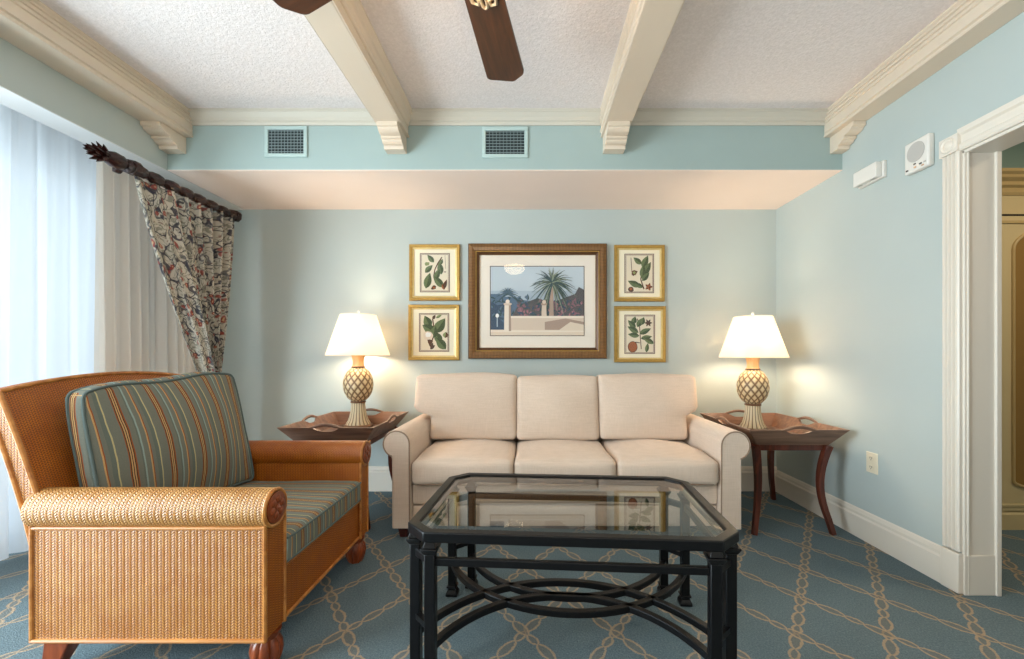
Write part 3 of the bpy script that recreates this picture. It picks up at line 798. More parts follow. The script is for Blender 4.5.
PX = lambda u: (u - 530) / 131.8
PZ = lambda v: 1.03 + (355 - v) / 131.8
picture(PX(468.6), PX(606.3), PZ(358.7), PZ(244.3), 'large bronze-framed print of a palm tree behind a garden wall, centred above the sofa', art_palm, 'large')
GP = 'gold framed botanical prints above the sofa'
picture(PX(409.7), PX(460.2), PZ(300.8), PZ(244.8), 'upper left gold framed botanical print with narrow hanging leaves, above another gold frame', art_tl, 'small', GP)
picture(PX(408.8), PX(459.6), PZ(360.2), PZ(304.8), 'lower left gold framed botanical print with broad leaves and a pale blossom', art_bl, 'small', GP)
picture(PX(614.0), PX(664.2), PZ(301.7), PZ(245.4), 'upper right gold framed botanical print with leafy stem and small dark fruit', art_tr, 'small', GP)
picture(PX(614.0), PX(665.2), PZ(362.3), PZ(306.3), 'lower right gold framed botanical print with one large orange-brown fruit', art_br, 'small', GP)

# ------------------------------------------------------------------ curtains
def drape_rows(f, ns, nz):
    return [[f(j / ns, i / nz) for j in range(ns + 1)] for i in range(nz + 1)]
def pleat(s, n, seed=0): return math.sin(2 * PI * n * s + seed) + 0.35 * math.sin(2 * PI * n * 2.3 * s + 1.7 * seed)
def sheer(s, t):
    y = 1.35 + 1.45 * s
    return (-2.64 + 0.075 * (abs(math.sin(PI * 9 * s + 0.4)) - 0.5) * (0.55 + 0.45 * t) + 0.010 * math.sin(2 * PI * 17 * s + 3 * t), y + 0.012 * math.sin(2 * PI * 8 * s + t), 2.30 - 2.285 * t)
m = MB(); m.grid(drape_rows(sheer, 260, 14))
tag(m.build('sheer_curtain', MT['sheer'], None, angle=180), 'long white sheer curtain hanging in soft folds across the bright window', 'curtain')
def gdrape(s, t):
    y = 2.36 + 0.78 * s
    return (-2.45 + 0.055 * pleat(s, 10, 0.6) * (0.6 + 0.4 * t), y + 0.014 * math.sin(2 * PI * 11 * s + 2.2), 2.28 - 2.265 * t)
m = MB(); m.grid(drape_rows(gdrape, 260, 12))
tag(m.build('lining_drape', MT['grey_drape'], None, angle=180), 'plain pale grey pleated drape hanging beside the sheer curtain, behind the floral drape', 'curtain')
TZ = 0.90
def lerp(a, b, t): return a + (b - a) * t
def fdrape(s, t):
    z = 1.972 - 1.952 * t
    zt = (1.972 - TZ) / 1.952
    if t < zt:
        k = t / zt
        yl = lerp(2.205, 2.665, k ** 1.25 * 0.7 + 0.3 * k); yr = lerp(2.955, 2.86, k ** 1.5)
        wob = 0.035 * (1 - 0.45 * k)
    else:
        k = (t - zt) / (1 - zt); q = min(1, k * 1.6)
        yl = lerp(2.665, 2.56, q); yr = lerp(2.86, 2.90, q); k = 1; wob = 0.02
    y = lerp(yl, yr, s)
    n = 8
    fold = wob * (0.35 + 0.65 * min(1, max(0, (s - 0.22) / 0.2))) * (math.sin(2 * PI * n * s + 0.7 * t) + 0.3 * math.sin(2 * PI * 17 * s))
    over = 0.075 * math.exp(-((s - 0.26) / 0.13) ** 2) * min(1, 0.25 + t / zt)       # the deep turned-back fold
    return (-2.085 - 0.03 * min(1, t / zt) + fold + over, y + 0.008 * math.sin(2 * PI * n * s + 1.9), z)
rows = drape_rows(fdrape, 170, 60)
m = MB(); m.grid(rows, uvf=lambda i, j: (1.55 * j / 170, 2.5 * i / 60))
o = m.build('floral_drape', MT['floral'], None, angle=180)
sm = o.modifiers.new('thick', 'SOLIDIFY'); sm.thickness = 0.003
tag(o, 'floral patterned drape gathered on the dark curtain rod and swept back towards the corner', 'curtain')
# rod
RX, RZ = -2.07, 2.002
t = thing('curtain_rod', 'dark carved wooden curtain rod with pineapple finial below the ceiling at left', 'curtain rod', (RX, 2.5, RZ))
pr = []
y = 2.17; k = 0
while y < 2.985:
    for q, r in ((0, .016), (.010, .024), (.022, .028), (.050, .031), (.078, .028), (.090, .022), (.098, .016)):
        pr.append((r, y + q))
    y += 0.102
m = MB(); m.lathe(pr, (RX, 0, RZ), 20, 'y', rf=lambda u, v, r: r * (1 + 0.10 * math.sin(2 * PI * (u * 6 + v * 40))))
m.build('pole', MT['rod'], t, angle=60)
m = MB(); m.lathe([(0.012, 2.18), (0.030, 2.172), (0.032, 2.158), (0.020, 2.148), (0.028, 2.138), (0.036, 2.115), (0.036, 2.085), (0.028, 2.055), (0.016, 2.035), (0.008, 2.03)], (RX, 0, RZ), 24, 'y', rf=lambda u, v, r: r * (1 + 0.10 * abs(math.sin(PI * (u * 8 + v * 6))) * abs(math.sin(PI * (u * 8 - v * 6)))))
for ring, (yb, nn, L, sp) in enumerate(((2.045, 8, 0.055, 0.036), (2.02, 7, 0.06, 0.022), (1.995, 5, 0.055, 0.010))):
    for i in range(nn):
        a = 2 * PI * (i + 0.5 * ring) / nn; d = Vector((math.cos(a), 0, math.sin(a)))
        p0 = Vector((RX, yb + 0.015, RZ)) + d * 0.01; p1 = Vector((RX, yb - L * 0.45, RZ)) + d * sp * 0.9; p2 = Vector((RX, yb - L * 0.75, RZ)) + d * (sp * 1.35)
        m.tube([p0, p1, p2], [0.008, 0.009, 0.001], 6)
m.build('finial', MT['rod'], t, angle=50)
for yb in (2.195, 2.952):
    b = MB()
    b.prism([(XL + 0.001, RZ + 0.07), (XL + 0.001, RZ - 0.02), (XL + 0.016, RZ - 0.02), (XL + 0.03, RZ - 0.006), (RX - 0.02, RZ - 0.03), (RX + 0.012, RZ - 0.034), (RX + 0.032, RZ - 0.015), (RX + 0.036, RZ + 0.02), (RX + 0.022, RZ + 0.036), (RX - 0.02, RZ + 0.046), (XL + 0.03, RZ + 0.05)], 'y', yb - 0.018, yb + 0.018)
    b.build('bracket', MT['rod'], t, bevel=0.004)

# ------------------------------------------------------------------ ceiling fan
FC = (-0.195, 1.10)
t = thing('ceiling_fan', 'ceiling fan with dark walnut blades and a glowing bowl light', 'ceiling fan', (FC[0], FC[1], 2.0))
m = MB(); m.lathe([(0.0001, ZC), (0.075, ZC), (0.075, ZC - 0.03), (0.05, ZC - 0.05), (0.02, ZC - 0.055), (0.02, ZC - 0.10), (0.06, ZC - 0.105), (0.105, ZC - 0.13), (0.115, ZC - 0.17), (0.10, ZC - 0.215), (0.06, ZC - 0.235), (0.05, ZC - 0.28), (0.07, ZC - 0.30), (0.085, ZC - 0.315), (0.085, ZC - 0.325), (0.0001, ZC - 0.325)], (FC[0], FC[1], 0), 36)
m.build('motor_housing', MT['bronze'], t, angle=40)
m = MB(); m.lathe([(0.132, 2.143), (0.135, 2.135), (0.128, 2.105), (0.105, 2.070), (0.07, 2.047), (0.03, 2.037), (0.0001, 2.035)], (FC[0], FC[1], 0), 36, caps=False)
m.build('light_bowl', MT['bowl'], t, angle=60)
m = MB(); m.lathe([(0.131, 2.155), (0.139, 2.155), (0.139, 2.138), (0.131, 2.138), (0.131, 2.155)], (FC[0], FC[1], 0), 36, caps=False)
m.tube([(FC[0] - 0.135, FC[1], 2.148), (FC[0] + 0.135, FC[1], 2.148)], 0.005, 8); m.tube([(FC[0], FC[1], 2.148), (FC[0], FC[1], 2.165)], 0.012, 10); m.build('bowl_rim', MT['bronze'], t)
a0 = math.atan2(0.992, 0.125)
for i in range(5):
    a = a0 + i * 2 * PI / 5
    M4 = Matrix.Translation((FC[0], FC[1], 2.235)) @ Matrix.Rotation(a, 4, 'Z') @ Matrix.Rotation(R(9), 4, 'X')
    # blade outline in its own frame (x out from the hub)
    def rc(cx, cy, r, b0, b1, n=5): return [(cx + r * math.cos(R(b0 + (b1 - b0) * q / n)), cy + r * math.sin(R(b0 + (b1 - b0) * q / n))) for q in range(n + 1)]
    w0, w1, L0, L1 = 0.066, 0.086, 0.22, 0.748
    out = [(L0, w0), (L0 - 0.015, w0 - 0.02), (L0 - 0.015, -w0 + 0.02), (L0, -w0)]
    out += rc(L1 - 0.075, -w1 + 0.045, 0.045, -90, -45, 3) + rc(L1 - 0.028, -w1 + 0.066, 0.028, -45, 0, 3) + rc(L1 - 0.016, w1 - 0.016, 0.016, 0, 90)
    p = MB(); lo, hi = [], []
    for x, y in out: lo.append(p.v((x, y, -0.004))); hi.append(p.v((x, y, 0.004)))
    p.face(lo[::-1]); p.face(hi)
    for q in range(len(out)): r_ = (q + 1) % len(out); p.face([lo[q], lo[r_], hi[r_], hi[q]])
    bl = p.build('blade', MT['blade'], None, angle=40); bl.parent = t
    T0 = Matrix.Translation(-Vector((FC[0], FC[1], 2.0)))
    bl.matrix_local = T0 @ M4
    b = MB()
    b.tube([(0.08, 0, -0.012), (0.14, 0, -0.016), (0.30, 0, -0.010)], [0.014, 0.011, 0.010], 8)
    for sg in (-1, 1):
        b.tube([(0.20, sg * 0.0, -0.012), (0.25, sg * 0.025, -0.011), (0.295, sg * 0.046, -0.010), (0.330, sg * 0.042, -0.009), (0.338, sg * 0.022, -0.009), (0.318, sg * 0.018, -0.009), (0.308, sg * 0.030, -0.009)], 0.006, 6)
        b.tube([(0.28, sg * 0.003, -0.010), (0.32, sg * 0.010, -0.009), (0.345, sg * 0.008, -0.009), (0.352, sg * 0.0, -0.009)], 0.006, 6)
    bb_ = b.build('blade_bracket', MT['bracket'], None, angle=60); bb_.parent = bl

# ------------------------------------------------------------------ sofa
SX0, SX1 = -0.664, 1.058
t = thing('sofa', 'cream linen three-seat sofa with rolled arms against the back wall', 'sofa', ((SX0 + SX1) / 2, 2.72, 0))
SYF, SYB = 2.335, 3.11
def wr(o, amp=0.004, f=9):   # gentle fabric unevenness
    return Vector((o.x, o.y + amp * math.sin(f * o.x * 1.7 + 3 * o.z * f * 0.3), o.z + amp * math.sin(f * o.x + 1.3 * f * o.y)))
for sg, xi in ((-1, SX0), (1, SX1)):
    r = 0.078 if sg < 0 else 0.084; cx, cz = xi + sg * (r + 0.002), 0.534 if sg < 0 else 0.524
    a = [(xi, 0.06)]
    n = 22
    tot = R(250)
    prof = [(xi, 0.06)] + [(cx - sg * r * math.cos(tot * i / n), cz + r * math.sin(tot * i / n)) for i in range(n + 1)]
    xo = xi + sg * (0.106 if sg < 0 else 0.116)
    prof += [(xo, 0.45), (xo, 0.06)]
    m = MB(); m.prism(prof, 'y', SYF, SYB - 0.03)
    arm = m.build('arm', MT['linen'], t, bevel=0.012, angle=40)
    pp = [(x, SYF - 0.001, z) for x, z in prof[:-1]] + [(xo, SYF - 0.001, 0.07)]
    pp = [(min(max(x, -9), 9), y, z) for x, y, z in pp]
    m = MB(); m.tube([(xi + sg * 0.006, SYF + 0.002, 0.07)] + [(cx - sg * (r - 0.006) * math.cos(tot * i / n), SYF + 0.002, cz + (r - 0.006) * math.sin(tot * i / n)) for i in range(n + 1)], 0.0045, 8)
    sub(m.build('piping', MT['welt'], t), arm)
m = MB().rbox((SX0 + 0.001, SYF + 0.035, 0.06), (SX1 - 0.001, 3.0, 0.180), 0.012, (0, 0.006, 0), 10); m.build('base', MT['linen'], t)
m = MB().rbox((SX0 + 0.001, SYF + 0.03, 0.185), (SX1 - 0.001, 3.0, 0.302), 0.012, (0, 0.006, 0), 10); m.build('seat_rail', MT['linen'], t)
m = MB().rbox((SX0 - 0.06, 2.97, 0.06), (SX1 + 0.06, SYB, 0.80), 0.035, (0, 0, 0.0), 10); m.build('back_frame', MT['linen'], t)
W3 = (SX1 - SX0) / 3
for i in range(3):
    x0, x1 = SX0 + i * W3 + 0.002, SX0 + (i + 1) * W3 - 0.002
    def fn(o, u, x0=x0): 
        o = wr(o, 0.0035, 10 + i)
        return o
    m = MB().rbox((x0, SYF - 0.012, 0.302), (x1, 2.93, 0.446), 0.036, (0.0, 0.012, 0.036), 22, fn)
    sc = m.build('seat_cushion', MT['linen'], t, angle=180)
    yw = SYF - 0.008
    for zz in (0.314, ):
        m = MB(); m.tube([(x0 + 0.012, yw + 0.02, zz), (x0 + 0.04, yw + 0.002, zz - 0.001), ((x0 + x1) / 2, yw - 0.006, zz - 0.003), (x1 - 0.04, yw + 0.002, zz - 0.001), (x1 - 0.012, yw + 0.02, zz)], 0.004, 8)
        sub(m.build('piping', MT['welt'], t), sc)
for i in range(3):
    x0, x1 = (SX0, -0.090, 0.462)[i] + 0.0005, (-0.090, 0.462, SX1 - 0.012)[i] - 0.0005
    ext = {0: -0.115, 2: 0.085}.get(i, 0)
    def fn(o, u, x0=x0, x1=x1, ext=ext, i=i):
        w = (o.x - x0) / (x1 - x0); zz = o.z
        if ext:
            f = max(0, min(1, (zz - 0.615) / 0.05)); f = f * f * (3 - 2 * f)
            ww = (1 - w) if ext < 0 else w
            o.x += ext * f * max(0, ww) ** 1.5
        o.y += (zz - 0.46) * 0.22                                # lean
        o = wr(o, 0.003, 11)
        o.z += 0.012 * (1 - u[0] * u[0]) * max(0, u[2]) * (1 if i == 0 else 0.5) - (0.0 if i != 1 else 0.004)
        return o
    m = MB().rbox((x0, 2.755, 0.468), (x1, 2.935, 0.892 if i != 1 else 0.886), 0.03, (0.0, 0.055, 0.0), 22, fn)
    m.build('back_cushion', MT['linen'], t, angle=180)
for x in (SX0 - 0.052, SX1 + 0.052):
    for y in (SYF + 0.06, SYB - 0.08):
        m = MB().frustum((x, y, 0), (0.020, 0.020), (x, y, 0.062), (0.03, 0.03)); m.build('foot', MT['sofa_foot'], t, bevel=0.003)

# ------------------------------------------------------------------ side tables
TL_ = (1.51, 2.70, 0)
st = thing('side_table', 'wooden tray-top side table with sabre legs between the sofa and the right wall', 'side table', TL_, 'tray-top side tables at the sofa ends', world=False)
bx, by, rx, ry, zb, zr = 0.208, 0.285, 0.281, 0.352, 0.525, 0.61
m = MB()
for sx in (-1, 1): m.box((sx * 0.195 - (0.01 if sx < 0 else 0.01), -0.265, 0.478), (sx * 0.195 + 0.01, 0.265, 0.512))
for sy in (-1, 1): m.box((-0.185, sy * 0.265 - 0.01, 0.478), (0.185, sy * 0.265 + 0.01, 0.512))
m.build('apron', MT['leg_wood'], st, bevel=0.003)
tray = MB().box((-bx, -by, 0.512), (bx, by, zb)).build('tray_floor', MT['tray_in'], st, bevel=0.003)
def board(side):
    """one flared tray side with a dipped hand-hold"""
    m = MB(); n = 40; th = 0.013
    hb, hr = (bx, rx) if side in ('f', 'b') else (by, ry)
    db, dr = (by, ry) if side in ('f', 'b') else (bx, rx)
    rows = []
    for layer in range(2):
        bot, top = [], []
        for i in range(n + 1):
            s = -1 + 2 * i / n
            dip = 0.026 * math.exp(-((s * hr) / 0.070) ** 4)
            f = 1 - dip / (zr - zb + 0.01)
            o = -th * layer
            bot.append((s * (hb + o), db + o, zb - 0.012)); top.append((s * (hb + (hr - hb) * f + o), db + (dr - db) * f + o, zr - dip))
        rows.append((bot, top))
    (b0, t0), (b1, t1) = rows
    def T(p):
        a, d, z = p
        return {'f': (a, -d, z), 'b': (-a, d, z), 'l': (-d, -a, z), 'r': (d, a, z)}[side]
    vs = [[m.v(T(p)) for p in r] for r in (b0, t0, t1, b1)]
    for k in range(4):
        a, b = vs[k], vs[(k + 1) % 4]
        for i in range(n):
            f = m.face([a[i], a[i + 1], b[i + 1], b[i]], None, 1 if k == 2 else 0)
    m.face([v[0] for v in vs]); m.face([v[-1] for v in vs][::-1])
    o = m.build('tray_side', [MT['table_wood'], MT['tray_in']], st, angle=40)
    h = MB(); pts = []
    for i in range(21):
        s = -1 + 2 * i / 20
        zz = zr - 0.005 + 0.020 * math.cos(s * PI / 2) ** 1.3 - (0.006 if abs(s) > 0.9 else 0)
        lift = (zz - zb) / (zr - zb)
        pts.append(T((s * 0.102, db - 0.006 + (dr - db) * min(1.0, lift) , zz)))
    h.tube(pts, [0.006 + 0.004 * math.cos((-1 + 2 * i / 20) * PI / 2) for i in range(21)], 8)
    h.build('handle', MT['table_wood'], st, angle=60)
for s_ in 'fblr': board(s_)
for sx in (-1, 1):
    for sy in (-1, 1):
        pts = []; rr = []
        for i in range(13):
            k = i / 12; z = 0.51 * (1 - k)
            off = 0.020 * (1 - k) ** 3 - 0.016 * math.sin(PI * min(1, k * 1.15)) + 0.036 * k ** 3
            pts.append((sx * (0.190 + off), sy * (0.260 + off), z)); rr.append(0.019 - 0.006 * k)
        m = MB(); m.tube(pts, rr, square=True, up=(1, 0, 0)); m.build('leg', MT['leg_wood'], st, bevel=0.002)
st2 = copy_tree(st); st2.location = (-1.182, 2.775, 0)
tag(st2, 'wooden tray-top side table behind the wicker armchair, left of the sofa')

# ------------------------------------------------------------------ table lamps
lp = thing('table_lamp', 'lit pineapple table lamp with white shade on the side table by the right wall', 'table lamp', (1.512, 2.85, zb), 'pineapple table lamps', world=False)
m = MB(); m.lathe([(0.0001, 0.0), (0.100, 0.0), (0.102, 0.006), (0.098, 0.014), (0.092, 0.018), (0.0001, 0.018)], n=40); m.build('plinth', MT['lamp_base'], lp)
fl = [(0.082, 0.018), (0.080, 0.028), (0.068, 0.045), (0.058, 0.075), (0.051, 0.11), (0.047, 0.145), (0.046, 0.165), (0.0001, 0.166)]
m = MB(); m.lathe(fl, n=144, rf=lambda u, v, r: r * (1 - 0.07 * abs(2 * ((u * 18) % 1) - 1) ** 4)); m.build('fluted_stem', MT['flute'], lp, angle=70)
bp = []
for i in range(61):
    a = PI * (0.06 + 0.90 * i / 60); bp.append((0.099 * math.sin(a) ** 0.9, 0.290 - 0.122 * math.cos(a)))
def scales(u, v, r):
    a = (u * 13 + v * 5.5) % 1; b = (u * 13 - v * 5.5) % 1
    e = max(abs(a - 0.5), abs(b - 0.5)) * 2
    return r * (1 + 0.045 * (1 - e ** 2) - 0.02) 
m = MB(); m.lathe(bp, n=208, rf=scales); m.build('pineapple_body', MT['pine'], lp, angle=75)
for pc in ([(0.05, 0.164), (0.053, 0.170), (0.05, 0.176)], [(0.044, 0.404), (0.047, 0.409), (0.043, 0.414)]):
    MB().lathe(pc, n=32).build('collar', MT['lamp_base'], lp)
m = MB(); m.lathe([(0.043, 0.410), (0.038, 0.425), (0.037, 0.445), (0.042, 0.475), (0.048, 0.492), (0.045, 0.498), (0.0001, 0.499)], n=32); m.build('neck', MT['lamp_neck'], lp)
m = MB(); m.tube([(0, 0, 0.498), (0, 0, 0.56)], 0.012, 12); m.tube([(0, 0.0, 0.52), (0, 0.06, 0.56), (0, 0.065, 0.65), (0, 0.03, 0.745), (0, 0, 0.758), (0, -0.03, 0.745), (0, -0.065, 0.65), (0, -0.06, 0.56), (0, 0, 0.52)], 0.002, 6)
m.tube([(0.0, 0, 0.755), (0.0, 0, 0.765)], 0.004, 8); m.build('harp', MT['brass'], lp)
m = MB(); m.sphere((0, 0, 0.60), (0.026, 0.026, 0.036)); m.build('bulb', MT['bulb'], lp)
m = MB(); m.lathe([(0.213, 0.488), (0.167, 0.624), (0.120, 0.764), (0.117, 0.764), (0.164, 0.624), (0.210, 0.488), (0.213, 0.488)], n=56, caps=False); m.build('lamp_shade', MT['shade'], lp, angle=30)
m = MB()
for i in range(3):
    a = 2 * PI * i / 3; m.tube([(0, 0, 0.757), (0.119 * math.cos(a), 0.119 * math.sin(a), 0.757)], 0.0018, 6)
m.build('shade_spider', MT['brass'], lp)
m = MB(); m.lathe([(0.003, 0.762), (0.009, 0.768), (0.005, 0.774), (0.010, 0.782), (0.008, 0.792), (0.0001, 0.797)], n=16); m.build('finial', MT['white'], lp)
lp2 = copy_tree(lp); lp2.location = (-1.212, 2.965, zb); lp2.scale = (1, 1, 1.03)
tag(lp2, 'lit pineapple table lamp with white shade on the side table left of the sofa')

# ------------------------------------------------------------------ coffee table
ct = thing('coffee_table', 'black wrought iron coffee table with eight-sided glass top in front of the sofa', 'coffee table', (0.138, 1.546, 0), world=False, rotz=R(-4))
HXc, HYc, CUT = 0.510, 0.322, 0.073
def octo(hx, hy, c): return [(-hx + c, -hy), (hx - c, -hy), (hx, -hy + c), (hx, hy - c), (hx - c, hy), (-hx + c, hy), (-hx, hy - c), (-hx, -hy + c)]
def octring(m, o, i, z0, z1):
    n = len(o); vs = []
    for (a, b) in zip(o, i): vs.append([m.v((a[0], a[1], z0)), m.v((a[0], a[1], z1)), m.v((b[0], b[1], z1)), m.v((b[0], b[1], z0))])
    for k in range(n):
        A, B = vs[k], vs[(k + 1) % n]
        for q in range(4): r_ = (q + 1) % 4; m.face([A[q], A[r_], B[r_], B[q]])
m = MB(); octring(m, octo(HXc, HYc, CUT), octo(HXc - 0.034, HYc - 0.034, CUT - 0.020), 0.468, 0.500); octring(m, octo(HXc - 0.022, HYc - 0.022, CUT - 0.012), octo(HXc - 0.044, HYc - 0.044, CUT - 0.025), 0.468, 0.484)
m.build('top_frame', MT['iron'], ct, bevel=0.004)
m = MB(); o1 = octo(HXc - 0.034, HYc - 0.034, CUT - 0.020); o2 = octo(HXc - 0.060, HYc - 0.060, CUT - 0.034)
tv = [m.v((x, y, 0.494)) for x, y in o1]; ti = [m.v((x, y, 0.4975)) for x, y in o2]; bv = [m.v((x, y, 0.485)) for x, y in o1]
for k in range(8):
    j = (k + 1) % 8; m.face([tv[k], tv[j], ti[j], ti[k]]); m.face([bv[k], bv[j], tv[j], tv[k]])
m.face(ti); m.face(bv[::-1]); m.build('glass_top', MT['table_glass'], ct, smooth=False)
LG = octo(HXc - 0.021, HYc - 0.023, CUT - 0.004)
for x, y in LG:
    h = 0.0165
    l = MB().box((x - h, y - h, 0.012), (x + h, y + h, 0.430)).build('leg', MT['iron'], ct, bevel=0.003)
    m = MB().frustum((x, y, 0.428), (h + 0.001, h + 0.001), (x, y, 0.442), (h + 0.008, h + 0.008)).box((x - h - 0.009, y - h - 0.009, 0.442), (x + h + 0.009, y + h + 0.009, 0.449))
    m.frustum((x, y, 0.449), (h + 0.004, h + 0.004), (x, y, 0.468), (h - 0.002, h - 0.002)); m.build('capital', MT['iron'], l, bevel=0.002)
    m = MB().box((x - h - 0.008, y - h - 0.008, 0), (x + h + 0.008, y + h + 0.008, 0.012)).frustum((x, y, 0.012), (h + 0.008, h + 0.008), (x, y, 0.026), (h + 0.001, h + 0.001)).box((x - h - 0.005, y - h - 0.005, 0.034), (x + h + 0.005, y + h + 0.005, 0.042)); m.build('foot', MT['iron'], l, bevel=0.002)
m = MB(); octring(m, octo(HXc - 0.013, HYc - 0.015, CUT - 0.002), octo(HXc - 0.030, HYc - 0.032, CUT - 0.008), 0.392, 0.416); m.build('rail', MT['iron'], ct, bevel=0.003)
def bow(x, y0, ya):
    """circular arc in plan from (-x,y0) over (0,ya) to (x,y0)"""
    h = ya - y0; r = (x * x + h * h) / (2 * abs(h)); cy = ya - math.copysign(r, h)
    a = math.asin(min(1, x / r))
    if abs(h) > x: a = PI - a
    return [(r * math.sin(-a + 2 * a * i / 40), cy + math.copysign(r, h) * math.cos(-a + 2 * a * i / 40), 0.140) for i in range(41)]
(xf, yf2), (xs, ys2) = (LG[1][0], LG[1][1]), (LG[2][0], LG[2][1])
for sg in (1, -1):
    for x, y, ap in ((xf, yf2, 0.004), (xs, ys2, 0.098)):
        m = MB(); m.tube([(px, sg * py, pz) for px, py, pz in bow(x, y, ap)], 0.0115, square=True, up=(0, 0, 1)); m.build('curved_stretcher', MT['iron'], ct, bevel=0.002)
for sx in (-1, 1):
    for sy in (-1, 1): MB().tube([(sx * xf, sy * yf2, 0.20), (sx * xs, sy * ys2, 0.20)], 0.009, square=True, up=(0, 0, 1)).build('leg_tie', MT['iron'], ct)

# ------------------------------------------------------------------ wicker armchair
XF = -0.838; Y0, Y1 = 1.316, 2.175; ZL = 0.122
ac = thing('armchair', 'woven wicker armchair with striped teal cushions facing right, left foreground', 'armchair', (-1.2, (Y0 + Y1) / 2, 0))
# arms
for sg, yo in ((1, Y0), (-1, Y1)):
    ya, yb_ = (yo + 0.012, yo + 0.118) if sg > 0 else (yo - 0.098, yo - 0.012)
    m = MB(); near = sg > 0
    # body of the arm: outer, top and inner sides; inner face uses the amber weave
    m.box((-1.575, ya, ZL), (XF, yb_, 0.520))
    m.bm.faces.ensure_lookup_table()
    for f in m.bm.faces:
        f.normal_update()
        c = f.calc_center_median()
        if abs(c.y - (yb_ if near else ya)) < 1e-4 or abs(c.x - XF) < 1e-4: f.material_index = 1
    arm = m.build('arm', [MT['wicker'], MT['wicker_in']], ac, bevel=0.004)
    yc, zc, r = yo + sg * 0.052, 0.535, 0.062
    m = MB(); n = 40
    xs_ = [-1.585 + (XF + 0.006 + 1.585) * i / 16 for i in range(17)]
    rows = [[(x, yc + r * math.cos(2 * PI * j / n), zc + r * math.sin(2 * PI * j / n)) for j in range(n)] for x in xs_]
    vs = m.grid(rows, True, False, lambda i, j: (xs_[min(i, 16)], 2 * PI * r * j / n))
    m.face(vs[0][::-1]); m.face(vs[-1])
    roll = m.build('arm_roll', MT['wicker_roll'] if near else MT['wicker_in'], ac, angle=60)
    m = MB()                                          # carved flower medallion on the front of the roll
    xd = XF + 0.0065
    m.lathe([(0.050, xd), (0.050, xd + 0.008), (0.046, xd + 0.009)], (0, yc, zc), 32, 'x')
    for k in range(6):
        a = 2 * PI * k / 6 + 0.3
        m.sphere((xd + 0.009, yc + 0.026 * math.cos(a), zc + 0.026 * math.sin(a)), (0.005, 0.013, 0.013), 10, 6)
    m.sphere((xd + 0.010, yc, zc), (0.006, 0.010, 0.010), 10, 6)
    sub(m.build('medallion', MT['chair_wood'], ac, angle=50), roll)
    m = MB(); m.tube([(xd + 0.001, yc + 0.057 * math.cos(2 * PI * j / 32), zc + 0.057 * math.sin(2 * PI * j / 32)) for j in range(32)], 0.0065, 8, True)
    sub(m.build('rope_edge', MT['rattan'], ac), roll)
    m = MB(); ye = yo + sg * 0.012
    m.tube([(-1.575, ye, 0.482), (XF, ye, 0.482)], 0.006, 8); m.tube([(-1.575, ye, ZL + 0.004), (XF, ye, ZL + 0.004)], 0.007, 8); m.tube([(XF, ye, ZL), (XF, ye, 0.49)], 0.0065, 8); m.tube([(-1.575, ye, ZL), (-1.575, ye, 0.49)], 0.0065, 8)
    m.tube([(XF, yb_ if near else ya, ZL), (XF, yb_ if near else ya, 0.50)], 0.006, 8)
    sub(m.build('rattan_edging', MT['rattan'], ac), arm)
# back: raked and arched
def back_pt(y, k, th):
    s = (y - (Y0 + Y1) / 2) / ((Y1 - Y0) / 2 - 0.028)
    ztop = 0.912 + 0.042 * (1 - s * s)
    z = ZL + (ztop - ZL) * k
    q = max(0, (z - 0.30) / 0.62)
    x = -1.572 - 0.185 * q ** 1.35
    tk = 0.066 - 0.012 * k
    return (x + th * tk - 0.0 * s, y, z)
NY, NK = 24, 24
A0, A1 = Y0 + 0.028, Y1 - 0.028
m = MB()
def bgrid(th, mi, flip):
    vs = [[m.v(back_pt(A0 + (A1 - A0) * j / NY, i / NK, th)) for j in range(NY + 1)] for i in range(NK + 1)]
    for i in range(NK):
        for j in range(NY):
            q = [vs[i][j], vs[i][j + 1], vs[i + 1][j + 1], vs[i + 1][j]]
            m.face(q[::-1] if flip else q, None, mi)
    return vs
A = bgrid(0, 0, False); B = bgrid(1, 1, True)
for i in range(NK):
    for j in (0, NY): m.face([A[i][j], B[i][j], B[i + 1][j], A[i + 1][j]], None, 0)
for j in range(NY):
    m.face([A[NK][j], A[NK][j + 1], B[NK][j + 1], B[NK][j]], None, 1); m.face([A[0][j], B[0][j], B[0][j + 1], A[0][j + 1]], None, 0)
bk = m.build('back', [MT['wicker'], MT['wicker_in']], ac, angle=40)
m = MB()
for j in (0, 1):
    y = (A0, A1)[j]
    m.tube([Vector(back_pt(y, k / 20, 1)) for k in range(9, 21)], 0.0075, 8); m.tube([Vector(back_pt(y, k / 20, 0)) for k in range(21)], 0.0075, 8)
m.tube([Vector(back_pt(A0 + (A1 - A0) * k / 20, 1, 1)) for k in range(21)], 0.0075, 8)
sub(m.build('rattan_edging', MT['rattan'], ac), bk)
m = MB().box((-1.50, Y0 + 0.118, ZL), (XF - 0.012, Y1 - 0.098, 0.306)); fr = m.build('seat_base', MT['wicker_in'], ac, bevel=0.004)
m = MB(); m.tube([(XF - 0.010, Y0 + 0.118, ZL + 0.004), (XF - 0.010, Y1 - 0.098, ZL + 0.004)], 0.007, 8); m.tube([(XF - 0.010, Y0 + 0.118, 0.304), (XF - 0.010, Y1 - 0.098, 0.304)], 0.006, 8)
sub(m.build('rattan_edging', MT['rattan'], ac), fr)
